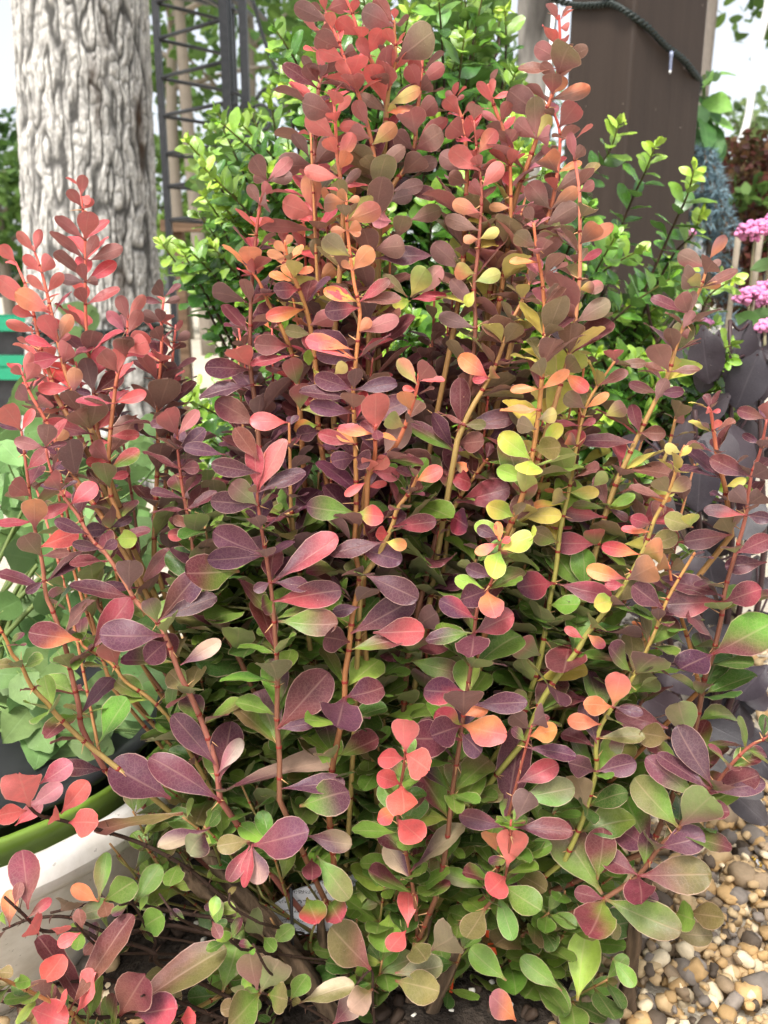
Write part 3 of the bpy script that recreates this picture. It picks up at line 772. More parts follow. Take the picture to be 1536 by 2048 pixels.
for i in range(len(DK)):
    single('leaf', dk, i, M['dark_leaf'], rt)
    p1 = allp[np.argmin(np.linalg.norm(allp - Bd[i], axis=1) + 0.5 * np.abs(allp[:, 2] - Bd[i][2] + 0.03))]
    pet.add(*tube(smooth_path([p1, (p1 + Bd[i]) / 2 - [0, 0, 0.01], Bd[i] + Dd[i] * 0.004], 3), 0.0012, 4, False), lin(np.array([0.26, 0.17, 0.18])))
o = pet.build('petioles', M['stem'], rt); o['kind'] = 'stuff'

# pink flowers
pf = P(1515, 600, 1.05)
rt = empty('pink_flower_plant', (pf[0] + 0.02, 1.06, 0), 'pink clustered flower heads on pale stalks right of the blue spruce', 'flowers')
def flower_head(c, r, cnt):
    u_ = unit(rng.normal(0, 1, (cnt, 3)) + [0, -0.2, 0.6]); q = c + u_ * r * rng.uniform(0.55, 1, (cnt, 1)) * [1, 0.8, 0.55]
    cl = lin(np.array([[0.86, 0.55, 0.72]])) * rng.normal(1, 0.16, (cnt, 1)) * np.array([1, 1, 1])
    V, F, C = pebbles(q, rng.uniform(0.0022, 0.0042, cnt), np.clip(cl, .05, .85))
    o = build('flower_head', V, F, M['soft'], rt, c, C)
for px_, py_, yy_, r_, k_ in ((1512, 462, 1.05, .022, 150), (1545, 448, 1.07, .02, 90), (1505, 596, 1.0, .022, 150), (1540, 580, 1.03, .02, 90), (1411, 647, .93, .007, 26), (1530, 652, .92, .011, 45), (1380, 466, 1.1, .006, 20)):
    c = P(px_, py_, yy_); flower_head(c, r_, k_)
    q = smooth_path([(pf[0] + 0.02, 1.06, 0), ((pf[0] + c[0]) / 2 + .01, 1.06, 0.25), c - [0, 0, 0.05], c], 5)
    build('stalk', *tube(q, 0.0018, 5), M['stem'], rt, col=np.tile(lin(np.array([0.50, 0.47, 0.36])), (5 * len(q), 1)))
FLV = [leaf_from_trace(*t_) for t_ in ((1490, 640, 1550, 625, 32, 1.0), (1470, 630, 1525, 655, 40, .98), (1480, 760, 1560, 770, 40, .96), (1530, 700, 1560, 640, 30, .98), (1500, 540, 1550, 520, 25, 1.0))]
fb = leaf_batch(*(np.array([r_[i] for r_ in FLV]) for i in range(5)), 0.1, 0.15, np.tile(lin(np.array([.33, .46, .24])), (5, 1)), np.tile(lin(np.array([.36, .5, .26])), (5, 1)), 'oval')
for i in range(5): single('leaf', fb, i, M['herb'], rt)
M['cane'] = noise_mat('cane', (0.20, 0.165, 0.12), (0.30, 0.25, 0.19), 60, 0.7, 0.2, 0.3)
for k, px_ in enumerate((1477, 1521)):
    t_ = P(px_, 470, 1.2); b_ = np.array([t_[0] - 0.01, 1.2, -0.01])
    tag(build('bamboo_cane', *tube(np.linspace(b_, t_, 9), 0.0036 + 0.0008 * (np.arange(9) % 2 == 0), 8), M['cane'], loc=b_), ('pale bamboo cane left of the pink flower heads, nearer the blue spruce', 'pale bamboo cane right behind the pink flower heads')[k], 'cane', 'canes behind the pink flowers')

# ------------------------------------------------------------------ white planter with nested pots at the lower left
zrim = 0.17; Rr = 0.215
pc_ = P(-125, 1470, 0.62); PX_, PYY, zrim = pc_[0], pc_[1], pc_[2]
def lathe(prof, cx, cy, n=56):
    V, F = [], []
    for r_, z_ in prof:
        a_ = np.arange(n) * 2 * math.pi / n; V.append(np.stack([cx + r_ * np.cos(a_), cy + r_ * np.sin(a_), np.full(n, z_)], -1))
    m_ = len(prof)
    F = [(i * n + j, i * n + (j + 1) % n, (i + 1) * n + (j + 1) % n, (i + 1) * n + j) for i in range(m_ - 1) for j in range(n)]
    return np.concatenate(V), F
n = N('glazed_white'); f1 = n.noise(30, 5, 0.65, n.pos()); f2 = n.noise(220, 2, 0.5, n.pos())
wc = n.ramp(f1, [(0.3, (0.50, 0.46, 0.40)), (0.6, (0.68, 0.65, 0.60))]); wc = n.mix(n.math('MULTIPLY', n.math('GREATER_THAN', f2, 0.72), 0.5), wc, (0.2, 0.17, 0.14))
M['glaze'] = n.done(n.bsdf(wc, 0.38, 0.5, n.bump(f1, 0.15, 0.002)))
M['lime'] = noise_mat('lime_plastic', (0.12, 0.20, 0.022), (0.155, 0.245, 0.03), 20, 0.4, 0.5, 0.1)
rt = empty('white_planter', (PX_, PYY, 0), 'large off-white glazed planter with a thick rolled rim at lower left', 'planter')
zr_ = zrim
build('bowl', *lathe([(0.001, -.01), (.13, -.01), (.137, 0.0), (.165, .045), (.19, .09), (.203, .125), (Rr - .006, zr_ - .02), (Rr - .02, zr_ - .025), (.17, .06), (.12, .012), (.001, .011)], PX_, PYY), M['glaze'], rt)
a_ = np.linspace(0, 2 * math.pi, 13)
build('rim', *lathe([(Rr + .011 * math.cos(t_), zr_ - 0.012 + .015 * math.sin(t_)) for t_ in a_], PX_, PYY), M['glaze'], rt)
cx2, cy2 = PX_ + 0.004, PYY + 0.003
lp = build('lime_pot', *lathe([(.001, .014), (.11, .014), (.14, .08), (.185, zr_ - .01), (.198, zr_ + .010), (.194, zr_ + .012), (.182, zr_ - .01), (.12, .02), (.001, .02)], cx2, cy2), M['lime'], loc=(cx2, cy2, .014))
tag(lp, 'lime green plastic pot nested inside the white planter', 'pot')
np_ = build('nursery_pot', *lathe([(.001, .022), (.10, .022), (.16, .15), (.176, zr_ + .010), (.186, zr_ + .013), (.186, zr_ + .018), (.174, zr_ + .018), (.165, zr_ - .01), (.001, zr_ - .005)], cx2, cy2), M['black_plastic'], loc=(cx2, cy2, .022))
tag(np_, 'black nursery pot with a thin rim sitting inside the lime green pot', 'pot')

# green leafy plant growing from that pot and behind it
rt = empty('green_herb', (cx2, cy2, zrim - 0.006), 'broad green toothed leaves growing from the black nursery pot', 'plant')
GL = [(75, 1120, -10, 1105, 75, .66), (150, 1075, 60, 1045, 70, .70), (170, 1150, 100, 1095, 80, .68), (220, 1170, 160, 1110, 80, .68), (190, 1120, 230, 1185, 70, .67), (60, 1420, 10, 1480, 75, .62), (55, 1420, 100, 1500, 85, .62), (60, 1410, 0, 1400, 60, .63), (90, 1440, 70, 1535, 80, .62),
      (140, 1390, 60, 1370, 60, .64), (40, 1200, -20, 1230, 60, .66), (120, 1210, 60, 1180, 70, .67), (60, 1640, 0, 1760, 55, .56), (60, 1640, 110, 1690, 50, .57), (200, 1200, 130, 1220, 70, .69), (20, 1300, 60, 1350, 60, .66), (150, 1280, 100, 1330, 60, .67), (30, 1600, 0, 1540, 50, .6), (120, 960, 60, 920, 80, .76), (150, 900, 190, 960, 70, .78), (60, 960, 10, 1010, 80, .75), (30, 900, -20, 860, 80, .77),
      (150, 830, 100, 780, 70, .8), (60, 860, 110, 830, 60, .8), (30, 1010, 90, 1040, 70, .74), (170, 1010, 120, 1050, 70, .74), (135, 640, 165, 590, 75, 1.5), (150, 690, 120, 650, 60, 1.45), (160, 655, 205, 620, 45, 1.5), (190, 700, 150, 730, 60, 1.4), (90, 780, 30, 800, 90, .95), (130, 800, 175, 850, 80, .95), (60, 830, 20, 770, 70, .95)]
for _ in range(190):
    bx, by = rng.uniform(-40, 360), rng.uniform(820, 1570); a = rng.uniform(-.6, 3.7); ln = rng.uniform(60, 120)
    GL.append((bx, by, bx + ln * math.cos(a), by + ln * math.sin(a) * 0.7, ln * 0.62, rng.uniform(.60, .70) if by > 1330 else rng.uniform(.66, .88)))
rows = [leaf_from_trace(*d_[:5], d_[5]) for d_ in GL]
Bg, Dg, Ng, Lg, Wg = (np.array([r_[i] for r_ in rows]) for i in range(5))
cg = lin(np.array([[0.45, 0.57, 0.34]])) * rng.normal(1, 0.2, (len(GL), 1)) * rng.normal(1, 0.06, (len(GL), 3))
gl = leaf_batch(Bg, Dg, Ng, Lg, Wg, 0.12, 0.12, np.clip(cg, .02, .6), np.clip(cg * 1.05, .02, .6), 'ovate', True, jag=0.06)
sv = []
for k in range(9):
    e_ = P(rng.uniform(-20, 330), rng.uniform(850, 1150), rng.uniform(.68, .86))
    q = smooth_path([(cx2 + rng.normal(0, .03), cy2 + rng.normal(0, .02), zrim - .01), (cx2 * .5 + e_[0] * .5, cy2 * .5 + e_[1] * .5, .28), e_], 8); sv.append(q)
    build('stem', *tube(q, np.linspace(0.0028, 0.0015, len(q)), 5), M['stem'], rt, col=np.tile(lin(np.array([0.40, 0.46, 0.24])), (5 * len(q), 1)))
allp = np.concatenate(sv); pet = MB()
for i in range(len(GL)):
    single('leaf', gl, i, M['herb'], rt)
    p1 = allp[np.argmin(np.linalg.norm(allp - Bg[i], axis=1))]
    if np.linalg.norm(p1 - Bg[i]) < 0.5: pet.add(*tube(smooth_path([p1, (p1 + Bg[i]) / 2 - [0, 0, 0.008], Bg[i] + Dg[i] * 0.003], 3), 0.0009, 4, False), lin(np.array([0.42, 0.52, 0.28])))
o = pet.build('petioles', M['stem'], rt); o['kind'] = 'stuff'

# ------------------------------------------------------------------ holly shrub
hb = np.array([P(860, 700, 1.02)[0], 1.02, 0.0])
holly = empty('holly_shrub', hb, 'glossy green small-leaved shrub with lime new tips behind the red shrub', 'shrub')
HOUT = np.array([(335, 520), (400, 400), (380, 300), (450, 200), (520, 120), (560, 30), (640, -60), (1010, -60), (1000, 30), (1010, 130), (1075, 170), (1120, 280), (1180, 400), (1260, 470), (1320, 520), (1400, 520), (1440, 640), (1490, 740), (1470, 860), (1440, 1000), (500, 1050), (390, 1000), (370, 780), (420, 650)], float)
def inside(x, y, poly):
    r_ = False; j = len(poly) - 1
    for i in range(len(poly)):
        if (poly[i][1] > y) != (poly[j][1] > y) and x < (poly[j][0] - poly[i][0]) * (y - poly[i][1]) / (poly[j][1] - poly[i][1]) + poly[i][0]: r_ = not r_
        j = i
    return r_
shoots = []
HS = [((1238, 248), (1215, 310), (1165, 370), (1100, 460), .98), ((1310, 293), (1290, 345), (1262, 405), (1225, 500), .96), ((1388, 340), (1375, 390), (1350, 445), (1290, 580), .90), ((1400, 430), (1385, 470), (1340, 520), (1270, 660), .92), ((740, 250), (735, 330), (730, 400), (735, 480), 1.05),
      ((445, 255), (470, 310), (500, 380), (520, 460), .95), ((375, 285), (415, 330), (450, 390), (490, 470), .97), ((325, 490), (370, 550), (410, 610), (450, 690), .9), ((365, 500), (395, 560), (430, 620), (470, 700), .88), ((410, 395), (440, 440), (470, 520), (500, 590), .92), ((540, 190), (550, 260), (560, 330), (580, 420), 1.0),
      ((1465, 560), (1420, 590), (1390, 650), (1340, 720), .9), ((1470, 755), (1450, 790), (1420, 840), (1380, 900), .85), ((1415, 800), (1390, 850), (1360, 890), (1330, 950), .83), ((930, 60), (935, 140), (930, 230), (915, 330), 1.1), ((1000, 40), (990, 110), (975, 180), (950, 280), 1.12), ((950, -20), (945, 60), (940, 140), (925, 240), 1.15), ((1010, 20), (1012, 80), (1008, 150), (990, 240), 1.05)]
for *pts_, y_ in HS: shoots.append((smooth_path([P(px_, py_, y_ + 0.02 * k) for k, (px_, py_) in enumerate(pts_)][::-1], 6), 1.0))
tries = 0
while len(shoots) < 720 and tries < 6000:
    tries += 1
    x, y = rng.uniform(320, 1500), rng.uniform(-60, 1000)
    if not inside(x, y, HOUT): continue
    if y < 330 and x < 1000 and rng.random() < 0.35: continue          # airy top, sky shows through
    Y = rng.uniform(0.84, 1.28) if y < 600 else rng.uniform(0.80, 1.15)
    tip = P(x, y, Y)
    ctr = np.array([hb[0] + (tip[0] - hb[0]) * 0.45, 1.05, tip[2] - 0.16])
    d = unit(tip - ctr + rng.normal(0, 0.035, 3)); ln = rng.uniform(0.07, 0.14)
    q = smooth_path([tip - d * ln + [0, 0, -0.01], tip - d * ln * 0.5, tip], 5)
    shoots.append((q, rng.random()))
mains = []
for px_, py_, y_ in ((420, 560, 1.0), (480, 330, 1.05), (560, 150, 1.1), (650, 20, 1.12), (760, 30, 1.1), (860, 60, 1.1), (950, 80, 1.12), (1010, 240, 1.08), (1110, 420, 1.02), (1230, 540, .98), (1350, 640, .95), (1400, 760, .92), (450, 800, .95), (700, 300, .98), (900, 380, .96), (560, 500, .95), (1050, 560, .94)):
    e_ = P(px_, py_, y_); q = smooth_path([hb + [rng.normal(0, .015), rng.normal(0, .015), 0], [hb[0] * .55 + e_[0] * .45, 1.03, e_[2] * .5], e_], 10); mains.append(q)
    V, F = tube(q, np.linspace(0.006, 0.0018, len(q)), 6); build('stem', V, F, M['stem'], holly, col=np.tile(lin(np.array([0.25, 0.19, 0.15])), (len(V), 1)))
mpts = np.concatenate(mains)
hB, hD, hN, hL, hW, hC, hC2 = [], [], [], [], [], [], []
twig = MB()
HG1, HG2, HG3 = lin(np.array([0.20, 0.37, 0.13])), lin(np.array([0.40, 0.60, 0.20])), lin(np.array([0.68, 0.80, 0.30]))
for si, (q, fresh) in enumerate(shoots):
    L_ = np.concatenate([[0], np.cumsum(np.linalg.norm(np.diff(q, axis=0), axis=1))])
    jn = mpts[np.argmin(np.linalg.norm(mpts - q[0] + [0, 0, 0.05], axis=1))]; full = [jn, (jn + q[0]) / 2 - [0, 0, 0.008], q[0]]
    qq = np.vstack([smooth_path(full, 4)[:-1], q])
    V, F = tube(qq, np.linspace(0.0022, 0.0008, len(qq)), 5, False)
    f = np.repeat(np.clip((np.arange(len(qq)) / len(qq) - 0.5) * 2, 0, 1) ** 3, 5)[:, None]
    cS = lin(np.array([0.24, 0.16, 0.12])) * (1 - f) + lin(np.array([0.50, 0.52, 0.22])) * f
    if si < len(HS): build('stem', V, F, M['stem'], holly, col=cS)
    else: twig.add(V, F, cS)
    s = 0.004; k = 0; a0 = rng.uniform(0, 6.28)
    while s < L_[-1]:
        i = min(np.searchsorted(L_, s), len(q) - 1); p = q[i - 1] + (q[i] - q[i - 1]) * ((s - L_[i - 1]) / max(L_[i] - L_[i - 1], 1e-6)) if i else q[0]
        ax = unit(q[min(i, len(q) - 1)] - q[max(i - 1, 0)] + 1e-9); tt = s / L_[-1]
        for h_ in range(2):
            a = a0 + k * 1.9 + h_ * math.pi + rng.normal(0, .25)
            e1 = unit(np.cross(ax, [0.3, 0.2, 0.9])); e2 = np.cross(ax, e1); rad = math.cos(a) * e1 + math.sin(a) * e2
            el = math.radians(rng.uniform(55, 85) - 18 * tt)
            hB.append(p); hD.append(ax * math.cos(el) + rad * math.sin(el)); hN.append(ax * math.sin(el) - rad * math.cos(el) + rng.normal(0, .2, 3) + [0, -0.1, 0.35])
            ln = rng.uniform(0.023, 0.034) * (1 - 0.45 * max(0, tt - 0.7) / 0.3); hL.append(ln); hW.append(ln * rng.uniform(0.46, 0.58))
            fr = np.clip((tt - 0.62) / 0.38, 0, 1) * (0.45 + 0.55 * fresh)
            c = HG1 + (HG2 - HG1) * rng.random() * 0.8
            c = c * (1 - fr) + HG3 * fr
            c = c * rng.normal(1, 0.12); hC.append(c); hC2.append(c * rng.normal(1, 0.08))
        s += rng.uniform(0.011, 0.016) * (1.15 - 0.45 * tt); k += 1
    for _ in range(5):                      # rosette of tiny new leaves at the tip
        hB.append(q[-1]); d = unit(unit(q[-1] - q[-2]) * 0.8 + rng.normal(0, .65, 3)); hD.append(d); hN.append(rng.normal(0, .5, 3) + [0, -.2, .8])
        ln = rng.uniform(0.009, 0.015); hL.append(ln); hW.append(ln * 0.5); c = (HG3 * fresh + HG2 * (1 - fresh)) * rng.normal(1, .12) * np.array([1.05, 1, .8]); hC.append(c); hC2.append(c)
o = twig.build('twigs', M['stem'], holly); o['kind'] = 'stuff'
hB, hD, hN, hL, hW, hC, hC2 = (np.array(a) for a in (hB, hD, hN, hL, hW, hC, hC2))
hbat = leaf_batch(hB, hD, hN, hL, hW, rng.normal(0.1, 0.08, len(hB)), rng.uniform(0.05, 0.3, len(hB)), np.clip(hC, .01, .8), np.clip(hC2, .01, .8), 'oval', True)
qx, qy = proj(hB + hD * hL[:, None] * .5)
vis = ((qx > 360) & (qx < 500) & (qy > 230) & (qy < 800)) | ((qx > 1180) & (qx < 1500) & (qy > 230) & (qy < 780)) | ((qx > 780) & (qx < 930) & (qy > 480) & (qy < 680)) | ((qx > 880) & (qx < 1040) & (qy < 170))
score = np.where(vis, hL * hW / hB[:, 1] ** 4, 0)
top = np.argsort(-score)[:300]
rest = np.ones(len(hB), bool); rest[top] = False
for i in top: single('leaf', hbat, i, M['holly'], holly)
joined('foliage', hbat, M['holly'], holly, rest)

# ================================================================== THE RED BARBERRY
SB = np.array([-0.02, 0.56, 0.0])
shrub = empty('barberry_shrub', SB, 'coral, burgundy and green leaved barberry shrub with upright stems filling the view', 'shrub')
# traced stems, tip first: points in photograph pixels, forward distance at tip and at the lower end, colour style
ST = [
 ('c', .60, .55, [(160,365),(170,480),(172,650),(188,787),(195,860),(225,985),(255,1098),(300,1250)]),
 ('c', .58, .55, [(65,492),(84,547),(103,626),(116,684),(130,742),(147,787),(161,824),(188,869)]),
 ('c', .58, .54, [(32,526),(55,581),(72,650),(82,701),(99,746),(113,794),(140,840),(165,885),(200,960)]),
 ('c', .53, .52, [(41,739),(62,790),(91,841),(120,900),(140,940),(178,995),(219,1057),(275,1150)]),
 ('m', .50, .50, [(43,862),(51,923),(60,992),(70,1060),(85,1129),(92,1190),(106,1224),(130,1293),(143,1351),(158,1413),(165,1460),(210,1540)]),
 ('m', .48, .47, [(91,896),(103,944),(127,992),(154,1029),(185,1081),(212,1108),(253,1170),(273,1204),(315,1245),(335,1282),(359,1347),(385,1400),(410,1460),(432,1530),(440,1600)]),
 ('c', .55, .53, [(255,608),(255,670),(253,705),(236,746),(227,807),(220,872),(217,923),(222,992),(239,1036),(256,1101),(300,1260)]),
 ('c', .59, .56, [(328,595),(323,643),(323,701),(316,804),(316,889),(313,975),(309,1060),(308,1122)]),
 ('c', .61, .58, [(352,650),(345,720),(342,800),(335,900),(330,1000)]),
 ('r', .52, .51, [(354,841),(356,903),(364,971),(373,1019),(383,1067),(390,1122),(417,1197),(444,1252),(480,1320)]),
 ('t', .46, .48, [(-15,1225),(0,1257),(13,1281),(24,1308),(42,1330),(57,1363),(70,1382),(97,1409),(114,1431),(168,1483),(218,1523),(300,1590)]),
 ('t', .50, .50, [(160,1280),(171,1296),(220,1325),(253,1365),(302,1399),(346,1449),(400,1540)]),
 ('c', .57, .56, [(686,-15),(705,27),(719,72),(736,109),(755,144),(770,174),(773,205),(768,300),(758,400)]),
 ('c', .55, .55, [(657,44),(674,75),(690,120),(708,164),(722,205),(736,253),(746,301),(753,342),(753,393),(748,479),(742,560),(738,680),(736,760),(730,900),(725,1000)]),
 ('m', .60, .57, [(652,20),(650,51),(647,137),(637,178),(632,260),(628,330),(630,430),(640,560)]),
 ('c', .54, .54, [(666,181),(671,246),(674,308),(683,373),(686,440),(680,540),(670,640)]),
 ('t', .56, .56, [(788,40),(789,62),(791,123),(777,181),(773,239),(770,291),(757,400)]),
 ('c', .57, .56, [(846,85),(845,113),(842,164),(833,239),(828,301),(808,342),(787,369),(760,440)]),
 ('o', .50, .47, [(690,385),(693,403),(695,461),(708,564),(719,615),(719,650),(712,720),(706,797),(709,841),(712,940),(712,1026),(709,1094),(719,1159),(705,1231),(698,1300),(690,1350),(688,1414),(668,1518),(655,1600)]),
 ('r', .54, .53, [(534,362),(520,410),(510,492),(503,581),(500,718),(508,787),(517,872),(520,960)]),
 ('r', .47, .46, [(530,905),(515,985),(520,1036),(532,1111),(543,1183),(550,1265),(555,1350),(554,1439),(559,1513),(559,1600)]),
 ('o', .52, .53, [(570,480),(573,506),(585,547),(603,591),(620,650),(632,740),(636,850)]),
 ('o', .53, .53, [(505,545),(520,567),(538,608),(565,660),(590,730),(600,820)]),
 ('t', .51, .51, [(578,845),(579,870),(580,913),(582,1009),(587,1060),(596,1120),(610,1220)]),
 ('c', .56, .55, [(908,190),(910,202),(927,253),(934,342),(930,440),(925,540),(910,650)]),
 ('c', .55, .55, [(977,168),(977,178),(992,222),(1009,270),(1016,342),(1012,430),(1000,520),(985,600)]),
 ('r', .54, .51, [(948,240),(955,308),(963,376),(961,444),(955,513),(948,581),(951,656),(941,770),(920,855),(907,923),(890,1030),(876,1060),(862,1118),(842,1197),(815,1320)]),
 ('t', .52, .51, [(1062,560),(1040,610),(1020,650),(992,729),(965,780),(941,821),(915,880)]),
 ('c', .46, .49, [(838,745),(835,770),(821,821),(797,882),(773,913),(736,951),(732,975),(715,1080)]),
 ('c', .46, .48, [(752,850),(750,869),(750,910),(736,955)]),
 ('t', .47, .48, [(834,950),(832,958),(821,982),(794,1019),(784,1053),(753,1115),(722,1159)]),
 ('t', .51, .52, [(975,918),(970,924),(948,954),(927,982),(900,1030)]),
 ('r', .46, .47, [(990,1050),(1000,1100),(980,1170),(955,1214),(944,1317),(937,1365),(924,1451),(917,1502),(907,1567),(891,1704),(870,1800)]),
 ('c', .54, .55, [(1118,30),(1120,84),(1115,153),(1101,199),(1087,234),(1068,293),(1049,345),(1035,384),(1010,470),(985,560),(970,660)]),
 ('c', .54, .54, [(1108,225),(1120,269),(1115,345),(1101,419),(1077,485),(1059,541),(1040,620),(1020,700)]),
 ('k', .51, .50, [(1143,272),(1152,335),(1159,384),(1160,488),(1159,558),(1150,645),(1140,702),(1115,790),(1098,845),(1070,940),(1052,999),(1021,1069),(1000,1150)]),
 ('o', .48, .48, [(1067,445),(1073,495),(1084,558),(1089,628),(1089,685),(1082,779),(1073,859),(1059,940),(1035,1020),(1014,1065),(1000,1121),(985,1200)]),
 ('o', .54, .54, [(1019,280),(1021,349),(1021,436),(1014,506),(1000,600)]),
 ('t', .52, .51, [(1418,520),(1412,541),(1401,576),(1370,645),(1352,694),(1338,744),(1310,803),(1279,866),(1244,940),(1227,981),(1209,1034),(1180,1150),(1140,1280)]),
 ('y', .51, .50, [(1230,722),(1195,772),(1171,817),(1153,891),(1140,971),(1129,1020),(1119,1069),(1112,1138),(1101,1194),(1091,1261),(1077,1330),(1050,1420)]),
 ('y', .53, .52, [(1352,830),(1349,845),(1335,901),(1314,950),(1293,1009),(1272,1069),(1240,1150)]),
 ('y', .48, .48, [(1370,890),(1359,915),(1338,985),(1310,1037),(1290,1093),(1255,1159),(1230,1198),(1174,1268),(1154,1302),(1090,1390),(1050,1480)]),
 ('c', .49, .50, [(1416,815),(1422,824),(1429,873),(1436,922),(1450,974),(1457,1023),(1464,1069)]),
 ('r', .48, .48, [(1534,838),(1520,905),(1502,954),(1492,1030),(1471,1107),(1450,1180),(1444,1229),(1426,1308),(1409,1358),(1391,1452),(1350,1580),(1300,1700)]),
 ('r', .44, .47, [(1570,1455),(1535,1475),(1499,1493),(1461,1531),(1432,1569),(1409,1590),(1370,1637),(1353,1663),(1318,1695),(1277,1751),(1209,1798)]),
 ('y', .47, .48, [(1390,1105),(1380,1121),(1335,1198),(1306,1273),(1274,1340),(1250,1379),(1203,1449),(1192,1499),(1192,1543),(1165,1640),(1130,1720)]),
 ('o', .49, .49, [(1338,1130),(1345,1173),(1363,1236),(1384,1306),(1400,1380)]),
 ('r', .43, .47, [(808,1500),(810,1517),(795,1623),(805,1673),(820,1744),(830,1800)]),
 ('r', .44, .47, [(1022,1640),(1018,1700),(1005,1770),(960,1830)]),
 ('r', .45, .48, [(1064,1450),(1040,1540),(1015,1640),(1005,1690),(985,1780)]),
 ('w', .40, .46, [(9,1794),(47,1829),(72,1854),(97,1863),(162,1860),(219,1891),(262,1888),(309,1907),(319,1929),(420,1975),(520,2030)]),
 ('w', .44, .48, [(100,1826),(144,1816),(197,1804),(237,1800),(281,1810),(337,1822),(403,1832),(490,1850),(560,1900)]),
 ('w', .43, .47, [(5,1860),(62,1838),(140,1835),(230,1868),(330,1850),(430,1870),(530,1900)]),
 ('t', .37, .42, [(-20,1945),(0,1955),(69,1988),(137,2022),(169,2048),(260,2090)]),
 ('w', .40, .45, [(-10,1985),(62,1975),(131,1966),(215,1960),(320,1990),(450,2040)]),
 ('w', .39, .44, [(-10,2000),(80,2020),(180,2035),(300,2030),(420,2050)]),
 ('w', .43, .48, [(30,1570),(70,1625),(120,1640),(200,1660),(290,1690),(380,1740),(450,1800)]),
 ('w', .46, .47, [(700,1985),(742,1940),(745,1995),(750,2060)]),
 ('w', .44, .47, [(520,1985),(580,2000),(640,2030),(690,2070)]),
]
SCOL = {  # tip, middle, base
 'c': ((0.86, 0.40, 0.36), (0.68, 0.42, 0.28), (0.48, 0.44, 0.24)),
 'k': ((0.84, 0.46, 0.42), (0.74, 0.52, 0.36), (0.55, 0.52, 0.28)),
 'm': ((0.66, 0.34, 0.29), (0.64, 0.41, 0.32), (0.56, 0.33, 0.30)),
 'r': ((0.64, 0.32, 0.27), (0.50, 0.31, 0.24), (0.45, 0.31, 0.22)),
 'o': ((0.84, 0.46, 0.32), (0.66, 0.46, 0.26), (0.52, 0.32, 0.22)),
 't': ((0.76, 0.48, 0.32), (0.66, 0.50, 0.30), (0.60, 0.54, 0.32)),
 'y': ((0.76, 0.50, 0.32), (0.62, 0.58, 0.30), (0.50, 0.50, 0.24)),
 'g': ((0.62, 0.46, 0.30), (0.45, 0.45, 0.24), (0.38, 0.34, 0.20)),
 'w': ((0.24, 0.17, 0.14), (0.22, 0.16, 0.13), (0.26, 0.20, 0.16))}
stems, spx = [], []          # world paths (tip -> base), pixel of every path point
def stem_obj(path, style, r0, r1, spines=True, pct=1.0):
    mb = MB(); nn_ = len(path)
    t = np.linspace(0, 1, nn_)
    rad = r0 + (r1 - r0) * t ** 0.8
    V, F = tube(path, rad, 7)
    c0, c1, c2 = (lin(np.array(c)) for c in SCOL[style])
    tt = np.repeat(t, 7)[:, None]
    a_, b_ = np.clip(tt / 0.35, 0, 1), np.clip((tt - 0.35) / 0.65, 0, 1)
    C = (c0 * (1 - a_) + c1 * a_) * (1 - b_) + c2 * b_
    C = C * (0.85 + 0.3 * rng.random((len(C), 1)))
    mb.add(V, F, C)
    L_ = np.concatenate([[0], np.cumsum(np.linalg.norm(np.diff(path, axis=0), axis=1))])
    s = 0.012
    while s < L_[-1] * 0.8:
        i = min(np.searchsorted(L_, s), nn_ - 1); p = path[i]
        nv, nf = icosa(); mb.add(p + nv * (rad[i] * 1.16 + 0.00025), nf, lin(np.array([0.50, 0.16, 0.13])) if style != 'w' else lin(np.array([0.2, 0.14, 0.11])))
        if spines:
            for _ in range(2):
                d = unit(rng.normal(0, 1, 3)); ln = rng.uniform(0.004, 0.009)
                mb.add(*tube(np.array([p, p + d * ln]), np.array([0.0006, 0.0001]), 4, False), lin(np.array([0.78, 0.60, 0.42])) if style != 'w' else lin(np.array([0.35, 0.25, 0.2])))
        s += rng.uniform(0.016, 0.026)
    return mb.build('stem', M['wood'] if style == 'w' else M['stem'], shrub, path[-1])
stem_o = []
for style, y0, y1, pts in ST:
    k = len(pts)
    w3 = [P(x, y, y0 + (y1 - y0) * (i / (k - 1))) for i, (x, y) in enumerate(pts)]
    path = smooth_path(w3, 4)
    wpx = path
    end = w3[-1]
    foot = SB + [rng.normal(0, 0.03), rng.normal(0, 0.015), -0.005]
    if end[2] > 0.03:
        mid = np.array([end[0] * 0.55 + foot[0] * 0.45, max(end[1], 0.46) * 0.5 + foot[1] * 0.5 + 0.0, end[2] * 0.42])
        path = np.vstack([path, smooth_path([end, mid, foot], 5)[1:]])
    L_ = np.linalg.norm(np.diff(path, axis=0), axis=1).sum()
    stem_o.append(stem_obj(path, style, 0.0007 if style != 'w' else 0.0008, 0.0010 + 0.0012 * min(1, L_ / 0.5) ** 1.2))
    stems.append((wpx, style, False))
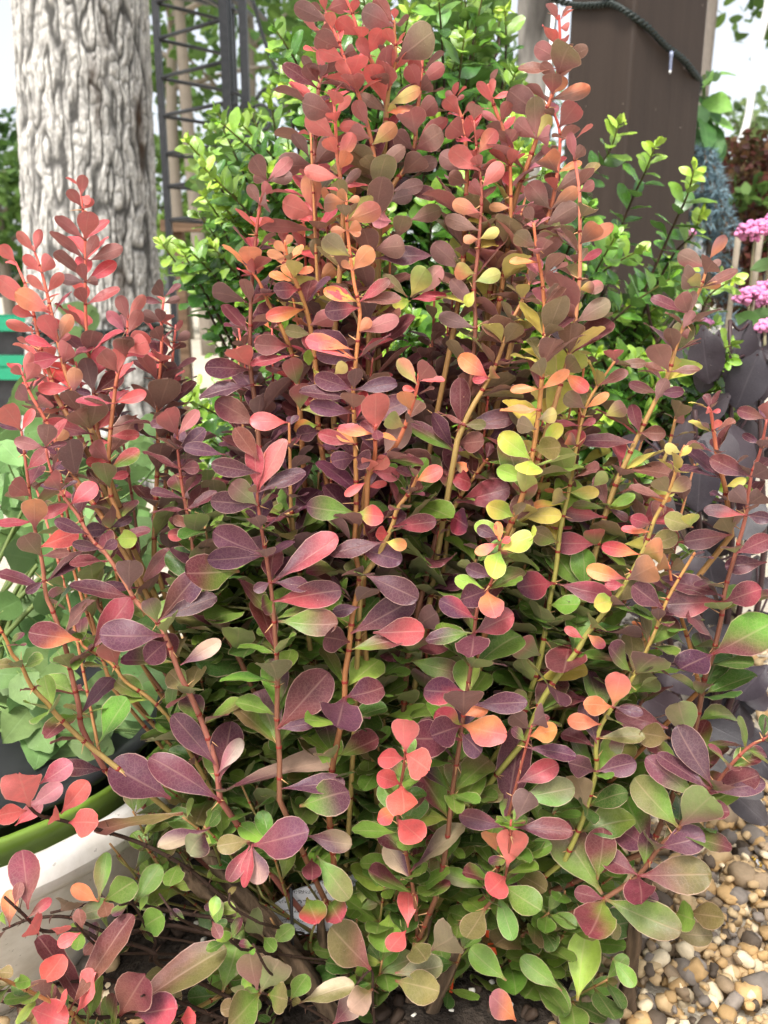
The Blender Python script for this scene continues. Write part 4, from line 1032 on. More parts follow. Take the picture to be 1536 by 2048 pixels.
# old woody trunks at the base
for pts, yy, r_ in (([(400,1680),(420,1706),(495,1805),(569,1884),(628,1968),(668,2042),(690,2090)], .50, .0075), ([(370,1740),(396,1770),(485,1835),(560,1890),(640,1990),(680,2080)], .48, .006), ([(1300,1740),(1280,1805),(1265,1896),(1255,1981),(1250,2060)], .50, .0055), ([(640,1830),(650,1900),(690,2000),(700,2090)], .51, .004), ([(880,1750),(850,1850),(830,1960),(800,2080)], .50, .0045), ([(985,1790),(930,1880),(880,1980),(840,2080)], .49, .0045), ([(545,1690),(580,1790),(640,1900),(690,2010),(700,2100)], .56, .006), ([(690,1900),(693,1970),(695,2040)], .5, .003), ([(760,1700),(755,1850),(745,2000),(735,2090)], .53, .004)):
    path = smooth_path([P(x, y, yy + 0.01 * i / len(pts)) for i, (x, y) in enumerate(pts)], 6)
    g = path[-1]; path = np.vstack([path, [g * 0.5 + SB * 0.5, SB + rng.normal(0, .01, 3) * [1, 1, 0]]]) if abs(g[0]) < .15 else np.vstack([path, [[g[0] - .005, g[1] + 0.01, 0.0]]])
    ns = 20; V, F = tube(path, np.linspace(r_ * 0.75, r_ * 1.2, len(path)) * (1 + 0.08 * rng.normal(0, 1, len(path))), ns)
    jj = np.tile(np.arange(ns), len(path)); ii = np.repeat(np.arange(len(path)), ns)
    groove = vnoise(jj * 0.62 + 0.25 * np.sin(ii * 0.7), ii * 0.35, 41)
    cen_ = np.repeat(path, ns, 0); V = cen_ + (V - cen_) * (0.86 + 0.3 * groove)[:, None]
    tone = (0.18 + 1.3 * groove ** 1.4)[:, None]
    stem_o.append(build('stem', V, F, M['wood'], shrub, path[-1], lin(np.array([0.40, 0.33, 0.26])) * tone))
    stems.append((path, 'w', True))

allq = np.concatenate([s_[0] for s_ in stems if not s_[2]]); sid = np.concatenate([np.full(len(s_[0]), i) for i, s_ in enumerate(stems) if not s_[2]])
aqx, aqy = proj(allq)

# ---- leaves traced one by one. Crop windows of the photograph: origin and scale
CR = {1: (0, 0, 2.925), 2: (500, 0, 2.925), 3: (1000, 0, 2.866), 4: (0, 650, 2.925), 5: (500, 650, 2.925), 6: (1000, 650, 2.866), 7: (0, 1350, 2.021), 8: (760, 1350, 1.979)}
TR = {
1: '''455,1130,485,1030,60,c 465,1150,525,1180,50,c 530,1250,540,1170,40,c 500,1390,520,1250,110,c 480,1390,340,1275,60,r 510,1380,610,1280,50,r 480,1470,315,1360,70,r 500,1470,560,1390,60,r 560,1500,615,1390,25,c
585,1560,700,1450,70,r 510,1600,665,1545,70,r 500,1660,365,1630,60,p 500,1690,570,1640,50,m 580,1760,680,1690,60,r 500,1640,470,1550,60,r 490,1780,460,1690,70,r 195,1470,110,1365,55,c 200,1460,230,1350,45,c 245,1600,300,1500,80,c 220,1620,145,1500,60,c
265,1720,360,1605,60,c 250,1720,170,1620,50,c 260,1830,110,1720,110,co 100,1545,5,1440,70,c 160,1790,0,1640,100,c 200,1870,85,1800,70,c 210,1960,50,1890,60,c 290,1990,250,1850,100,c 330,1990,410,1850,70,uo
745,1870,700,1740,70,r 760,1860,835,1740,60,c 745,1950,640,1835,50,k 750,1960,820,1820,70,r 760,2048,860,1950,100,c 740,2060,720,1970,100,m 960,1740,905,1660,80,m 965,1730,1045,1665,25,m 950,1790,850,1750,35,m 975,1780,1045,1745,40,m 945,1890,835,1840,70,m 940,2000,900,1905,80,m 1010,1930,1060,1880,30,r 1030,1990,1105,1950,50,m''',
2: '''440,100,275,40,90,m 440,100,360,70,50,u 470,60,560,20,80,r 485,170,465,75,60,c 640,210,520,120,90,c 600,80,620,0,50,c 690,220,650,150,80,c 710,310,770,170,95,c 720,330,640,230,70,c 530,360,410,290,90,c 610,460,640,310,110,c 520,300,385,210,110,m 600,450,510,365,60,c
840,160,660,70,120,rm 840,140,740,0,80,r 865,120,850,50,40,c 880,380,1065,190,170,mb 430,490,330,380,90,m 400,510,215,385,70,m 410,450,400,370,100,p 530,340,620,290,70,m 490,640,505,530,90,c 490,660,580,570,50,c 490,790,345,690,110,c 470,660,325,610,130,m
520,890,450,810,80,c 520,930,600,790,80,oc 520,980,575,890,80,o 530,1050,335,1000,80,c 375,1250,350,1040,110,co 345,1270,200,1190,120,c 540,1090,635,1000,50,m 535,1080,680,1075,40,r 100,1050,15,920,100,m 110,1050,230,940,70,r 100,1055,20,1040,50,m 110,1060,240,1030,70,m
60,1180,0,1090,60,m 70,1160,110,1070,60,r 65,1190,120,1180,100,m 390,970,180,960,120,m 380,960,480,830,110,m 375,950,265,800,40,p 385,960,500,900,50,p 690,730,540,740,60,c 700,820,580,760,90,k 690,730,620,600,80,r 800,640,655,560,60,u 840,630,985,530,70,yo 790,660,850,620,40,y 830,680,955,640,50,ou
740,830,840,740,90,yo 970,810,935,640,150,kr 980,820,1135,705,60,r 980,900,1110,780,120,ru 960,880,850,780,90,m 960,510,930,390,90,r 1000,460,950,340,70,c 1010,460,1120,390,80,r 1000,560,1060,470,90,m 1000,700,1085,590,100,r 740,1000,670,920,80,b 745,1000,890,870,80,u 870,1000,1000,920,120,u 905,960,1080,950,80,m
790,1160,935,1140,80,p 820,1110,1000,1080,80,m 935,1140,1085,1130,60,m 930,1290,1100,1230,90,ub 860,1400,900,1270,100,ub 840,1230,770,1300,100,k 570,1300,745,1220,110,oc 570,1190,520,1110,50,o 560,1180,430,1190,90,ou 575,1170,640,1160,40,o 340,1350,90,1310,90,r 350,1340,400,1300,100,u 390,1370,500,1210,40,r
575,1360,480,1350,50,o 580,1360,650,1310,60,o 570,1470,445,1400,110,yb 560,1370,645,1370,40,o 620,1600,710,1460,100,o 600,1560,540,1530,40,o 215,1510,110,1480,50,o 200,1490,150,1420,50,o 230,1440,240,1380,40,o 280,1620,260,1520,90,y 275,1600,360,1570,40,o 365,1610,485,1570,80,o 380,1500,380,1400,70,b
940,1740,1030,1570,120,yl 945,1750,1130,1720,60,r 940,1760,840,1780,70,ly 920,1740,800,1610,50,b 950,1740,1110,1580,100,bk 740,1480,890,1440,120,ku 760,1530,1035,1480,70,p 640,1790,455,1820,110,rp 640,1780,470,1690,60,r 655,1760,800,1650,60,ru 650,1780,860,1730,60,u 640,1770,450,1700,70,yo
650,1960,850,1870,90,r 630,1960,700,1870,60,o 275,1830,115,1850,80,oc 340,1940,220,1930,70,b 250,1720,155,1700,90,rp 340,1930,480,1850,100,r 230,2048,45,2000,90,r 530,2030,365,1980,80,oc 1200,590,1150,540,40,r 1210,600,1250,560,25,r 1270,800,1160,720,120,r 1300,720,1320,610,80,k
1420,600,1345,480,50,c 1430,590,1505,545,30,c 1415,560,1420,470,30,c 1440,720,1365,660,40,r 1460,720,1515,600,70,r 1325,900,1430,770,90,oc 1320,1000,1185,880,110,c 1360,1110,1465,970,90,c 1355,1130,1290,1070,70,r 1260,1000,1125,910,100,mk 1260,1100,1170,1030,80,u 1340,1230,1200,1190,80,co 1340,1340,1160,1280,80,u
1350,1400,1255,1400,50,o 1350,1420,1445,1350,60,y 1250,1530,1230,1420,90,u 1190,1560,1080,1440,110,m 1300,1620,1195,1580,90,yo 1360,1650,1450,1600,80,ly 1300,1690,1265,1780,60,y 1500,1220,1410,1210,50,o 1320,1900,1120,1850,80,p 1310,1780,1190,1650,80,m''',
3: '''345,160,400,150,40,c 345,130,330,90,25,c 310,330,210,270,90,k 320,430,400,270,170,mb 430,340,490,280,70,u 300,400,125,395,40,u 310,420,240,370,60,u 300,540,300,430,100,ru 320,560,375,450,60,o 330,580,500,510,80,uo 240,670,65,530,130,m 210,800,200,570,100,kb 220,800,280,670,70,y 190,800,95,700,90,r
350,740,445,590,120,kr 215,820,300,770,100,k 325,990,250,870,120,uo 340,1000,455,930,40,o 410,910,480,840,60,u 400,900,400,770,50,r 270,1200,170,1060,110,ur 300,1180,435,1090,80,uo 340,1100,465,1000,90,um 290,1300,425,1190,110,ku 220,1270,150,1190,60,u 460,1110,540,1050,60,r 480,1410,560,1290,100,uo 490,1410,630,1300,70,o
520,1500,570,1440,40,r 215,1510,70,1490,45,o 190,1420,90,1340,90,ub 440,1680,535,1640,60,yu 500,1690,585,1640,70,ru 470,1860,610,1740,100,ub 1190,1540,1035,1460,90,ru 1170,1560,1225,1480,120,u 1220,1480,1285,1360,60,ok 1190,1540,1260,1500,40,u 1130,1660,1045,1570,110,u 1120,1650,1100,1590,80,ly 1170,1650,1340,1560,60,u 1170,1670,1260,1630,40,yo
1060,1780,890,1705,50,m 1060,1770,1040,1690,90,uk 1060,1790,1110,1680,50,u 1050,1900,1105,1790,60,k 1055,1930,1085,1910,50,r''',
4: '''320,150,170,75,40,r 345,200,200,215,90,r 370,210,400,100,90,r 330,100,405,60,40,r 420,390,440,260,80,ro 400,380,240,370,70,c 400,380,520,400,40,p 135,280,180,170,50,c 130,280,70,245,50,c 155,350,210,230,80,c 130,620,20,480,120,c 130,610,190,500,50,c 110,600,0,580,30,p 100,480,100,370,80,k 240,490,290,430,90,uc
280,690,280,590,100,m 300,680,370,560,60,r 330,690,385,620,60,o 270,720,100,680,70,k 280,720,380,690,30,m 560,640,290,580,90,mr 560,600,430,490,120,bu 560,600,560,450,140,bu 590,610,650,520,60,r 670,470,465,440,40,r 670,460,840,400,70,c 690,280,600,165,100,r 700,290,690,140,80,c 745,180,720,70,110,ru 750,170,870,90,110,c 880,220,950,160,110,c
640,800,540,690,90,r 630,800,515,800,60,r 645,690,580,685,30,c 670,670,800,640,60,r 640,930,600,800,120,gb 680,870,800,740,80,gr 660,890,740,870,50,r 430,1020,550,940,100,rc 570,400,500,210,100,p 570,410,700,290,100,m 1030,640,960,490,130,rc 1040,630,1150,510,70,k 1030,620,895,570,40,p 1040,740,1185,620,80,p 1030,830,855,750,50,m 1045,860,1160,830,70,m
1070,1000,900,970,50,p 1075,1010,1110,990,40,p 1085,1080,900,1075,40,m 1090,1070,1250,980,50,m 1115,1210,995,1230,70,mr 1130,1180,1020,1130,60,u 345,960,290,880,100,mr 345,950,440,910,30,p 340,980,250,930,30,p 200,830,270,740,80,r 210,1190,200,1020,130,ro 220,1170,380,1060,60,r 200,1160,0,1160,50,r 220,1340,150,1240,120,bu 290,1310,440,1220,110,cr 250,1350,390,1330,50,u 180,1010,75,930,110,r
540,1230,340,1150,70,p 600,1300,440,1280,60,p 610,1290,680,1270,60,p 640,1230,510,1200,80,p 650,1200,760,1130,50,p 700,1230,860,1190,50,m 780,1520,760,1380,140,p 830,1530,610,1530,60,p 790,1590,450,1530,90,mp 830,1520,980,1330,80,um 930,1740,1150,1470,150,up 930,1720,870,1600,100,gp 980,1660,1235,1590,100,p 890,1840,620,1810,170,p 570,1850,740,1620,150,mr 750,1950,620,1830,140,rm
430,1850,195,1800,140,om 980,1860,870,1950,130,p 1130,1980,1270,1860,90,pt 650,1270,780,1250,100,l 1400,1440,1110,1450,190,gm 1510,1330,1280,1220,150,p 1500,1350,1245,1370,120,p 1470,1060,1260,1030,120,p 1500,850,1265,820,100,p 1320,760,1100,710,70,p 1450,760,1390,620,100,u 1480,260,1225,250,110,mp 1470,340,1185,380,50,p 1480,560,1285,460,130,um 1500,1050,1360,930,120,gm 180,1560,20,1440,60,pm 280,1490,160,1560,50,p''',
5: '''235,150,45,110,110,rk 240,180,20,215,50,r 560,190,360,80,80,oc 560,210,410,170,90,p 320,330,240,200,110,gr 420,200,320,190,80,l 470,290,385,285,60,y 490,290,560,230,70,y 570,380,400,310,100,p 600,400,620,260,80,p 640,400,835,340,70,p 600,430,320,380,60,p 590,530,375,470,90,p 620,560,900,450,120,mp 610,480,600,400,130,u 725,650,735,400,150,c 725,650,535,600,60,or
935,340,880,210,80,yo 950,330,1065,220,120,r 970,320,1125,310,35,c 970,370,900,370,40,c 940,490,900,390,90,o 880,560,800,540,100,yl 860,660,780,640,30,o 60,970,180,690,100,rk 40,960,20,720,100,r 60,970,295,850,90,p 50,970,0,940,50,u 260,530,20,560,100,c 320,500,290,350,110,lr 340,540,500,470,100,l 430,600,270,600,80,lo 440,690,285,640,90,p 550,720,420,640,80,kr 560,720,520,620,70,o 580,750,680,790,110,p 585,750,490,800,100,p
690,860,700,780,90,c 720,860,800,780,80,c 695,930,565,990,50,c 700,940,790,925,40,c 740,890,860,880,80,r 975,920,1110,850,90,oc 640,1100,770,1120,110,lc 560,1120,360,1060,130,gp 740,1250,495,1320,90,p 640,1300,865,1370,120,mp 850,1210,1065,1150,100,rm 840,1250,735,1220,80,r 810,1260,905,1290,70,yo 210,1480,465,1240,120,pr 200,1590,495,1560,150,rp 195,1520,30,1550,60,p 200,1520,325,1520,60,p
700,1490,955,1590,140,p 640,1810,930,1620,160,mp 720,1800,990,1790,150,mr 720,1650,500,1680,70,p 650,1880,440,1830,140,p 650,1900,880,1830,90,gm 240,1720,480,1740,150,gu 170,1640,75,1650,110,gp 1130,890,1275,920,100,r 1180,830,1270,850,60,bo 1160,730,950,580,100,gm 1170,720,1070,540,60,p 1235,600,1230,340,110,m 1240,600,1520,530,100,pm 1230,720,1350,680,110,u 1240,590,1110,510,40,u 1250,590,1370,580,60,b
1160,1090,1255,1170,140,rp 1350,300,1240,190,100,co 1400,310,1310,320,50,r 1380,310,1440,270,80,yo 1270,1060,1490,960,150,rm 1500,1100,1400,1060,110,ly 1490,1190,1330,1180,90,l 1380,1270,1340,1190,70,p 1420,1270,1450,1160,50,o 1400,1290,1330,1330,60,co 1440,1290,1520,1250,40,c 1400,1300,1420,1450,120,gy 1420,1450,1280,1420,80,p 1390,1550,1250,1600,130,p 1400,1570,1430,1690,130,oc 1310,1500,1215,1490,80,l
1280,1700,1130,1620,110,rp 1290,1810,1290,1930,170,p 1320,1790,1050,1820,60,gp 1340,1780,1520,1700,140,mr 970,1800,1100,1680,130,mp 1000,1950,1210,2040,130,gm''',
6: '''240,375,75,365,50,o 250,375,380,270,60,o 380,265,490,370,80,oc 345,240,455,190,110,ub 310,280,215,215,90,b 200,500,20,495,35,o 215,520,320,510,80,by 200,620,100,560,90,b 235,680,340,580,80,ly 160,740,15,640,120,ly 230,690,120,690,60,ly 170,750,165,830,140,ly 220,720,340,700,120,b 120,900,0,830,90,l 40,1290,170,1220,110,yl 140,1130,330,1090,90,by 110,1130,120,1020,60,b
400,990,310,980,90,by 400,980,550,960,70,ly 390,970,265,950,25,o 370,1040,195,1020,40,yo 570,1070,370,1070,90,rm 570,1040,430,1030,40,gb 640,1050,760,980,60,l 600,1050,555,880,70,u 590,1050,730,1100,40,p 530,930,610,850,70,l 480,480,375,400,90,ub 500,470,610,400,50,o 460,590,540,545,40,r 430,600,320,550,30,r 450,680,380,640,70,uo 600,520,710,470,90,yu 540,350,715,270,50,u 720,270,820,220,50,u 655,220,650,140,100,r
960,260,890,110,120,k 960,270,825,235,30,u 970,250,1130,245,40,u 910,410,755,340,60,um 900,420,950,320,70,m 930,430,1040,380,60,p 1000,540,1050,440,110,b 1010,570,1060,530,50,k 800,660,490,660,70,mp 830,640,760,470,70,m 820,640,935,620,80,u 690,870,720,790,120,m 1030,740,950,700,60,y 1040,750,1090,700,40,y 960,970,1080,890,80,yu 950,970,900,880,90,b 950,985,760,930,40,u 870,990,970,1000,40,o
840,1180,710,1165,50,oc 870,1140,760,1110,80,ur 840,1280,1000,1210,100,b 800,1310,600,1270,80,or 830,1300,950,1280,130,yo 720,1440,515,1400,90,ro 730,1440,890,1380,150,uo 740,1490,610,1490,60,r 975,1390,900,1340,90,o 985,1390,1050,1360,70,b 660,1580,565,1600,100,ly 930,1610,770,1500,120,p 1260,1570,960,1430,90,mp 1200,1580,975,1600,150,rp 1270,1590,1480,1520,130,mr 1260,1880,1536,1720,210,mg 1210,1900,1060,1960,150,p
1310,1210,1080,1240,110,mp 1320,1190,1260,1090,120,b 1110,1160,960,1110,100,b 1090,1160,1090,1080,90,ly 1400,1060,1190,1060,60,rp 1410,1060,1340,950,100,p 1420,1060,1530,960,100,p 1420,1080,1536,1110,70,p 1430,850,1225,770,100,pm 1450,860,1536,820,110,p 1310,930,1400,890,50,y 1500,680,1400,630,40,p 1500,550,1375,490,70,um 1510,540,1536,440,90,r 1360,1340,1320,1240,110,gm 1410,1350,1536,1230,100,m 1530,1360,1310,1380,100,mp
1210,500,1180,490,30,c 1215,500,1260,490,25,c 1245,610,1260,545,40,c 520,1230,330,1250,120,rp 310,1270,190,1190,100,gb 370,1480,125,1500,150,rp 400,1500,610,1550,110,mr 430,1470,470,1300,130,g 420,1480,330,1330,110,g 300,1600,440,1600,100,g 360,1850,365,1975,200,rm 230,1900,90,1820,140,gr 480,1790,380,1740,50,r 500,1790,590,1840,60,or''',
7: '''100,570,75,400,140,c 80,590,0,570,70,c 60,610,160,520,60,ck 250,510,345,440,80,c 270,600,380,600,100,c 240,590,200,560,65,c 160,500,240,450,70,k 160,440,280,360,80,rk 440,400,250,370,60,pm 690,500,470,370,150,p 860,500,630,350,110,pm 830,360,715,180,90,p 900,420,930,210,120,mp 900,460,1300,325,40,pt 900,400,970,270,60,kt 740,560,420,610,50,bu 850,620,660,690,50,pt 830,640,780,710,100,pt
1020,690,1220,640,140,mp 1240,650,1405,680,80,pt 1010,670,890,690,70,b 1010,690,930,820,60,rm 1020,690,1050,830,80,pt 1020,680,990,840,50,r 1280,730,1400,890,90,gb 1260,740,1260,820,70,m 150,910,90,730,110,um 400,890,420,730,60,bg 400,890,300,860,55,o 410,890,535,840,100,g 420,900,430,960,60,u 550,910,640,780,80,g 680,790,690,840,70,g 510,1400,880,1110,130,ub 300,1340,510,990,80,um 340,1360,190,1070,90,m 460,1410,590,1210,150,um
140,1330,260,1400,110,c 150,1240,240,1150,90,c 140,1100,120,1000,90,c 250,1100,250,1010,70,c 30,1000,40,880,60,uo 90,890,80,845,40,u 100,990,200,910,40,ur 530,1411,690,1350,120,pr 700,1411,780,1380,70,c 240,960,290,900,90,b 290,970,430,930,70,bg 580,1060,650,980,100,g 900,1230,960,1060,120,g 1000,1240,1010,1130,110,ub 1060,1280,1130,1150,120,gb 1090,1290,1150,1310,100,gb 1030,1270,950,1390,120,gb
1500,1170,1350,1030,140,ub 1510,1270,1430,1340,90,bt 1340,1411,1450,1300,90,mt 1210,1280,1410,1250,60,bt 1200,1290,1240,1220,70,g 1240,900,1280,1000,100,gr 1330,910,1370,980,90,gr 1100,1030,1010,970,80,g 1120,1050,1180,1020,60,g 1100,1040,1110,1110,50,g 1140,200,1310,10,150,mp 1370,80,1360,210,160,p 1420,80,1536,50,100,pm 1140,200,1260,190,50,p 1210,530,1390,480,130,gp 1190,450,1370,430,60,pm''',
8: '''95,320,100,170,100,c 75,330,0,330,70,c 100,310,180,370,110,c 90,420,90,535,110,c 45,440,0,400,70,c 75,550,0,570,60,oc 85,570,150,640,100,c 110,1000,110,850,75,c 105,1010,45,1080,70,c 125,810,30,680,80,pt 140,790,310,600,50,pt 520,780,530,620,110,c 480,700,450,610,95,co 520,790,450,840,100,c 500,620,550,220,120,p 590,570,595,455,90,p 580,600,740,610,70,pm 480,590,330,560,70,pm 590,440,690,360,80,mr 600,500,750,450,100,gb
330,180,330,75,140,p 300,80,190,60,100,rp 410,130,560,110,70,p 330,200,230,150,80,gr 360,200,480,230,110,oc 350,180,420,130,50,o 330,210,205,240,110,p 340,230,390,300,80,p 320,250,120,250,130,pm 600,200,660,150,80,p 620,270,695,220,70,o 620,280,760,310,60,p 590,220,530,160,70,m 925,120,950,0,90,oc 915,130,820,120,70,o 855,200,755,180,60,o 930,130,1030,150,40,p 860,280,810,120,70,p 850,370,750,350,80,p 870,375,1000,350,80,p 820,510,780,400,90,b 900,250,1030,240,50,b
1180,610,1020,420,120,gb 1060,660,980,500,110,mg 1070,680,935,610,90,pm 1100,680,1265,640,100,p 1190,600,1300,490,140,mg 1290,410,1190,220,110,p 1280,410,1115,320,70,p 1240,480,1070,340,90,gm 1270,430,1500,430,70,p 1280,440,1480,400,90,m 1190,220,1180,100,110,gb 1150,250,1040,230,90,b 1140,210,950,150,90,m 1010,790,885,710,80,m 1030,790,1280,790,130,mb 1020,800,1030,890,110,m 880,890,780,860,60,m 855,900,830,1010,140,gm 880,920,1160,1000,120,gb 860,820,700,600,150,gm 860,810,880,620,110,gm
1170,940,1220,960,100,g 1220,940,1350,960,90,b 1150,1020,1300,1030,80,b 780,1290,820,1030,120,l 720,1250,570,1130,80,g 500,1210,370,1090,90,g 920,1120,1000,1220,60,g 540,1370,450,1280,90,ok 200,1090,300,1020,130,b 130,1060,180,1130,90,b 60,1210,215,1250,110,b 60,1180,230,1150,90,b 390,900,340,1040,90,b 480,870,520,1030,70,g 530,850,620,920,100,g 390,830,245,780,60,lt'''}
LB, LD, LN, LL, LW, LC, LS, LH, LBend, LFold = [], [], [], [], [], [], [], [], [], []
def add_leaf(B, d, nn, L, W, code, si, hero, bend=None, fold=None):
    LB.append(B); LD.append(d); LN.append(nn); LL.append(L); LW.append(W); LC.append(code); LS.append(si); LH.append(hero)
    LBend.append(rng.normal(0.10, 0.09) if bend is None else bend); LFold.append(rng.uniform(0.06, 0.34) if fold is None else fold)
for cid, txt in TR.items():
    ox, oy, sc = CR[cid]
    for e in txt.split():
        bx, by, tx, ty, w, code = e.split(',')
        bx, tx = ox + float(bx) / sc, ox + float(tx) / sc; by, ty = oy + float(by) / sc, oy + float(ty) / sc; w = float(w) / sc
        d2 = np.hypot(aqx - bx, aqy - by); i = int(np.argmin(d2 + 250 * (allq[:, 1] - 0.44)))
        Yb = allq[i, 1] - 0.003
        if d2[i] < 40:                       # the leaf starts on its stem
            k = min(1.0, 26 / (d2[i] + 1e-6)); bx, by = bx + (aqx[i] - bx) * k, by + (aqy[i] - by) * k
        B, d, nn, L, W = leaf_from_trace(bx, by, tx, ty, w * 1.12, Yb)
        add_leaf(B, d, nn, L * 1.12, W, code, int(sid[i]), True, rng.normal(0.07, 0.06))
n_hero = len(LB)
hc = np.array(LB) + np.array(LD) * (np.array(LL) * .58)[:, None]
hcx, hcy = proj(hc); hY = np.linalg.norm(hc - CAM, axis=1); hRp = np.array(LL) * 0.5 * FPX / depth(hc)

# ---- colours by place on the shrub (new growth coral, mature burgundy, old inner leaves green)
AN = '''100,450,c,r;60,600,c,c,r;170,700,c,r,m;300,700,c,r,m;100,900,r,m,p,u;300,900,m,p,u;200,1100,p,m,gm;60,1300,u,m,b;250,1350,m,p,gm;560,150,m,c;700,150,c,r,m;830,150,r,m,c;900,300,r,c,k;1000,350,c,k,u;1120,250,k,u,c;760,400,m,u,b;600,450,o,c,r;680,550,o,y,b,u;850,560,y,b,u,m;1000,520,y,b,k,u;1100,500,u,k,b;1160,550,k,b,u;560,700,p,m,u;700,750,p,m,r;850,800,m,u,p;1000,750,m,b,u;1100,800,b,y,m;1250,800,u,b,y,m;1400,650,u,m;520,1000,p,p,m;700,1000,p,m;880,1000,m,u,gm;1080,1000,y,b,l,gr;1250,1000,y,b,u,r;1450,1050,p,m;600,1200,p,m,gp;800,1200,p,m;1000,1250,p,m,gy;1120,1200,gr,g,y;1250,1250,p,o,b;1450,1350,p,m,gm;400,1250,gm,p,m;300,1450,gm,b,m;600,1450,g,gp,m;800,1450,g,gm,p;1000,1450,gm,p,g;1200,1500,p,m,gm;1400,1550,p,gm;500,1650,g,b,gm;800,1700,g,g,gm;1050,1700,g,gm;1250,1750,gm,b,g;300,1850,g,b,u;600,1900,g,b,b;900,1900,g,b;1150,1950,g,g;100,1900,u,c,b'''
AN = [a.split(',') for a in AN.split(';')]
ax_ = np.array([float(a[0]) for a in AN]); ay_ = np.array([float(a[1]) for a in AN])
def zone(x, y):
    i = int(np.argmin(np.hypot(ax_ - x - rng.normal(0, 45), ay_ - y - rng.normal(0, 45))))
    if y > 1000 and random.random() < min(0.75, (y - 950) / 400): return random.choice(('g', 'gm', 'g', 'dg', 'gb', 'lg', 'd', 'gp'))
    return random.choice(AN[i][2:])
def whorl(p, axis, L, cnt, codef, si, spread=(35, 72), sp=0.10):
    a0 = rng.uniform(0, 6.28); e1 = unit(np.cross(axis, [0.2, 0.9, 0.15])); e2 = np.cross(axis, e1)
    for j in range(cnt):
        a = a0 + j * 6.283 / cnt + rng.normal(0, .35); rad = math.cos(a) * e1 + math.sin(a) * e2
        el = R(rng.uniform(*spread)); d = axis * math.cos(el) + rad * math.sin(el)
        nn = axis * math.sin(el) - rad * math.cos(el) + rng.normal(0, .22, 3)
        if nn[2] < -0.1: nn = -nn
        l_ = L * rng.uniform(0.6, 1.15)
        add_leaf(p + d * 0.001, d, nn, l_, l_ * rng.uniform(0.48, 0.66), codef(), si, False)
def dress(path, si, inner, lmax, step=(0.013, 0.021), cnt=(3, 5), green=False, t0=0.0, t1=1.0):
    L_ = np.concatenate([[0], np.cumsum(np.linalg.norm(np.diff(path, axis=0), axis=1))]); s = 0.003 + t0 * L_[-1]
    while s < L_[-1] * t1:
        i = min(max(np.searchsorted(L_, s), 1), len(path) - 1); p = path[i - 1] + (path[i] - path[i - 1]) * (s - L_[i - 1]) / max(L_[i] - L_[i - 1], 1e-9)
        axis = unit(path[i - 1] - path[i]); axis = unit(axis + [0, 0, 0.25])
        x, y = proj(p); tip = min(1, s / 0.09) if not inner or not green else min(1, 0.4 + s / 0.06)
        l_ = (0.011 + (lmax - 0.011) * tip)
        if green: cf = lambda: random.choice(('g', 'g', 'd', 'lg', 'd', 'gb', 'g')) if y > 900 else random.choice(('b', 'u', 'm', 'g', 'gm'))
        else: cf = lambda: zone(x, y)
        whorl(p, axis, l_, int(rng.integers(cnt[0], cnt[1] + 1)), cf, si)
        s += rng.uniform(*step) * (0.75 + 0.4 * tip)
for i, (path, style, woody) in enumerate(stems):
    if woody: continue
    sparse = style == 'w'
    dress(path, i, False, 0.034 if not sparse else 0.022, step=(0.013, 0.021) if not sparse else (0.03, 0.05), cnt=(4, 6) if not sparse else (1, 3))

# ---- more shoots behind and between
def extra(px, py, Y, px2, py2, Y2, style, green, lmax, r=0.0016, cnt=(3, 5), step=(0.013, 0.021)):
    a_, b_ = P(px, py, Y), P(px2, py2, Y2)
    m_ = (a_ + b_) / 2 + rng.normal(0, 0.006, 3)
    q = smooth_path([a_, m_, b_], 8)
    foot = SB + [rng.normal(0, 0.04), rng.normal(0, 0.02), -0.004]
    full = np.vstack([q, smooth_path([b_, [(b_[0] + foot[0]) / 2, (b_[1] + foot[1]) / 2, b_[2] * 0.45], foot], 4)[1:]]) if b_[2] > 0.02 else q
    stem_o.append(stem_obj(full, style, 0.0007, r, False)); stems.append((q, style, False))
    dress(q, len(stems) - 1, True, lmax, step, cnt, green)
for _ in range(9):      # back row, left and middle
    x = rng.uniform(60, 420); y = rng.uniform(640, 950); extra(x, y, rng.uniform(.58, .66), x + (450 - x) * .35, y + 560, .56, random.choice('crr'), False, 0.030)
for _ in range(26):
    x = rng.uniform(520, 1200); y = rng.uniform(700, 1150); extra(x, y, rng.uniform(.51, .56), x + (760 - x) * .2, y + 500, .54, random.choice('crot'), False, 0.033)
for _ in range(30):
    x = rng.uniform(470, 1180); y = rng.uniform(240, 760)
    if x < 560 and y < 380 or (800 < x < 900 and y < 640) : y += 300
    extra(x, y, rng.uniform(.57, .63), x + (760 - x) * .2, y + 600, .57, random.choice('crot'), False, 0.030)
for _ in range(22):
    x = rng.uniform(1000, 1420); y = rng.uniform(800, 1200); extra(x, y, rng.uniform(.54, .62), x + (900 - x) * .35, y + 520, .54, random.choice('ytr'), False, 0.030)
for _ in range(85):      # inner green shoots
    x = rng.uniform(380, 1280); y = rng.uniform(930, 1600); extra(x, y, rng.uniform(.51, .57), x + (760 - x) * .3, min(y + 420, 2000), .55, 'g', True, 0.044)
for _ in range(66):      # low green sprigs round the base
    x = rng.uniform(430, 1260); y = rng.uniform(1480, 1960); extra(x, y, rng.uniform(.47, .55), x + (740 - x) * .25, min(y + 170, 2080), .53, 'g', True, 0.036, 0.0012, (3, 5), (0.016, 0.024))
for _ in range(15):      # sprigs along the thorny low branches
    x = rng.uniform(20, 520); y = rng.uniform(1760, 2030); extra(x, y, rng.uniform(.40, .47), x + 60, y + 60, .45, 'w', False, 0.027, 0.001, (2, 4), (0.014, 0.022))
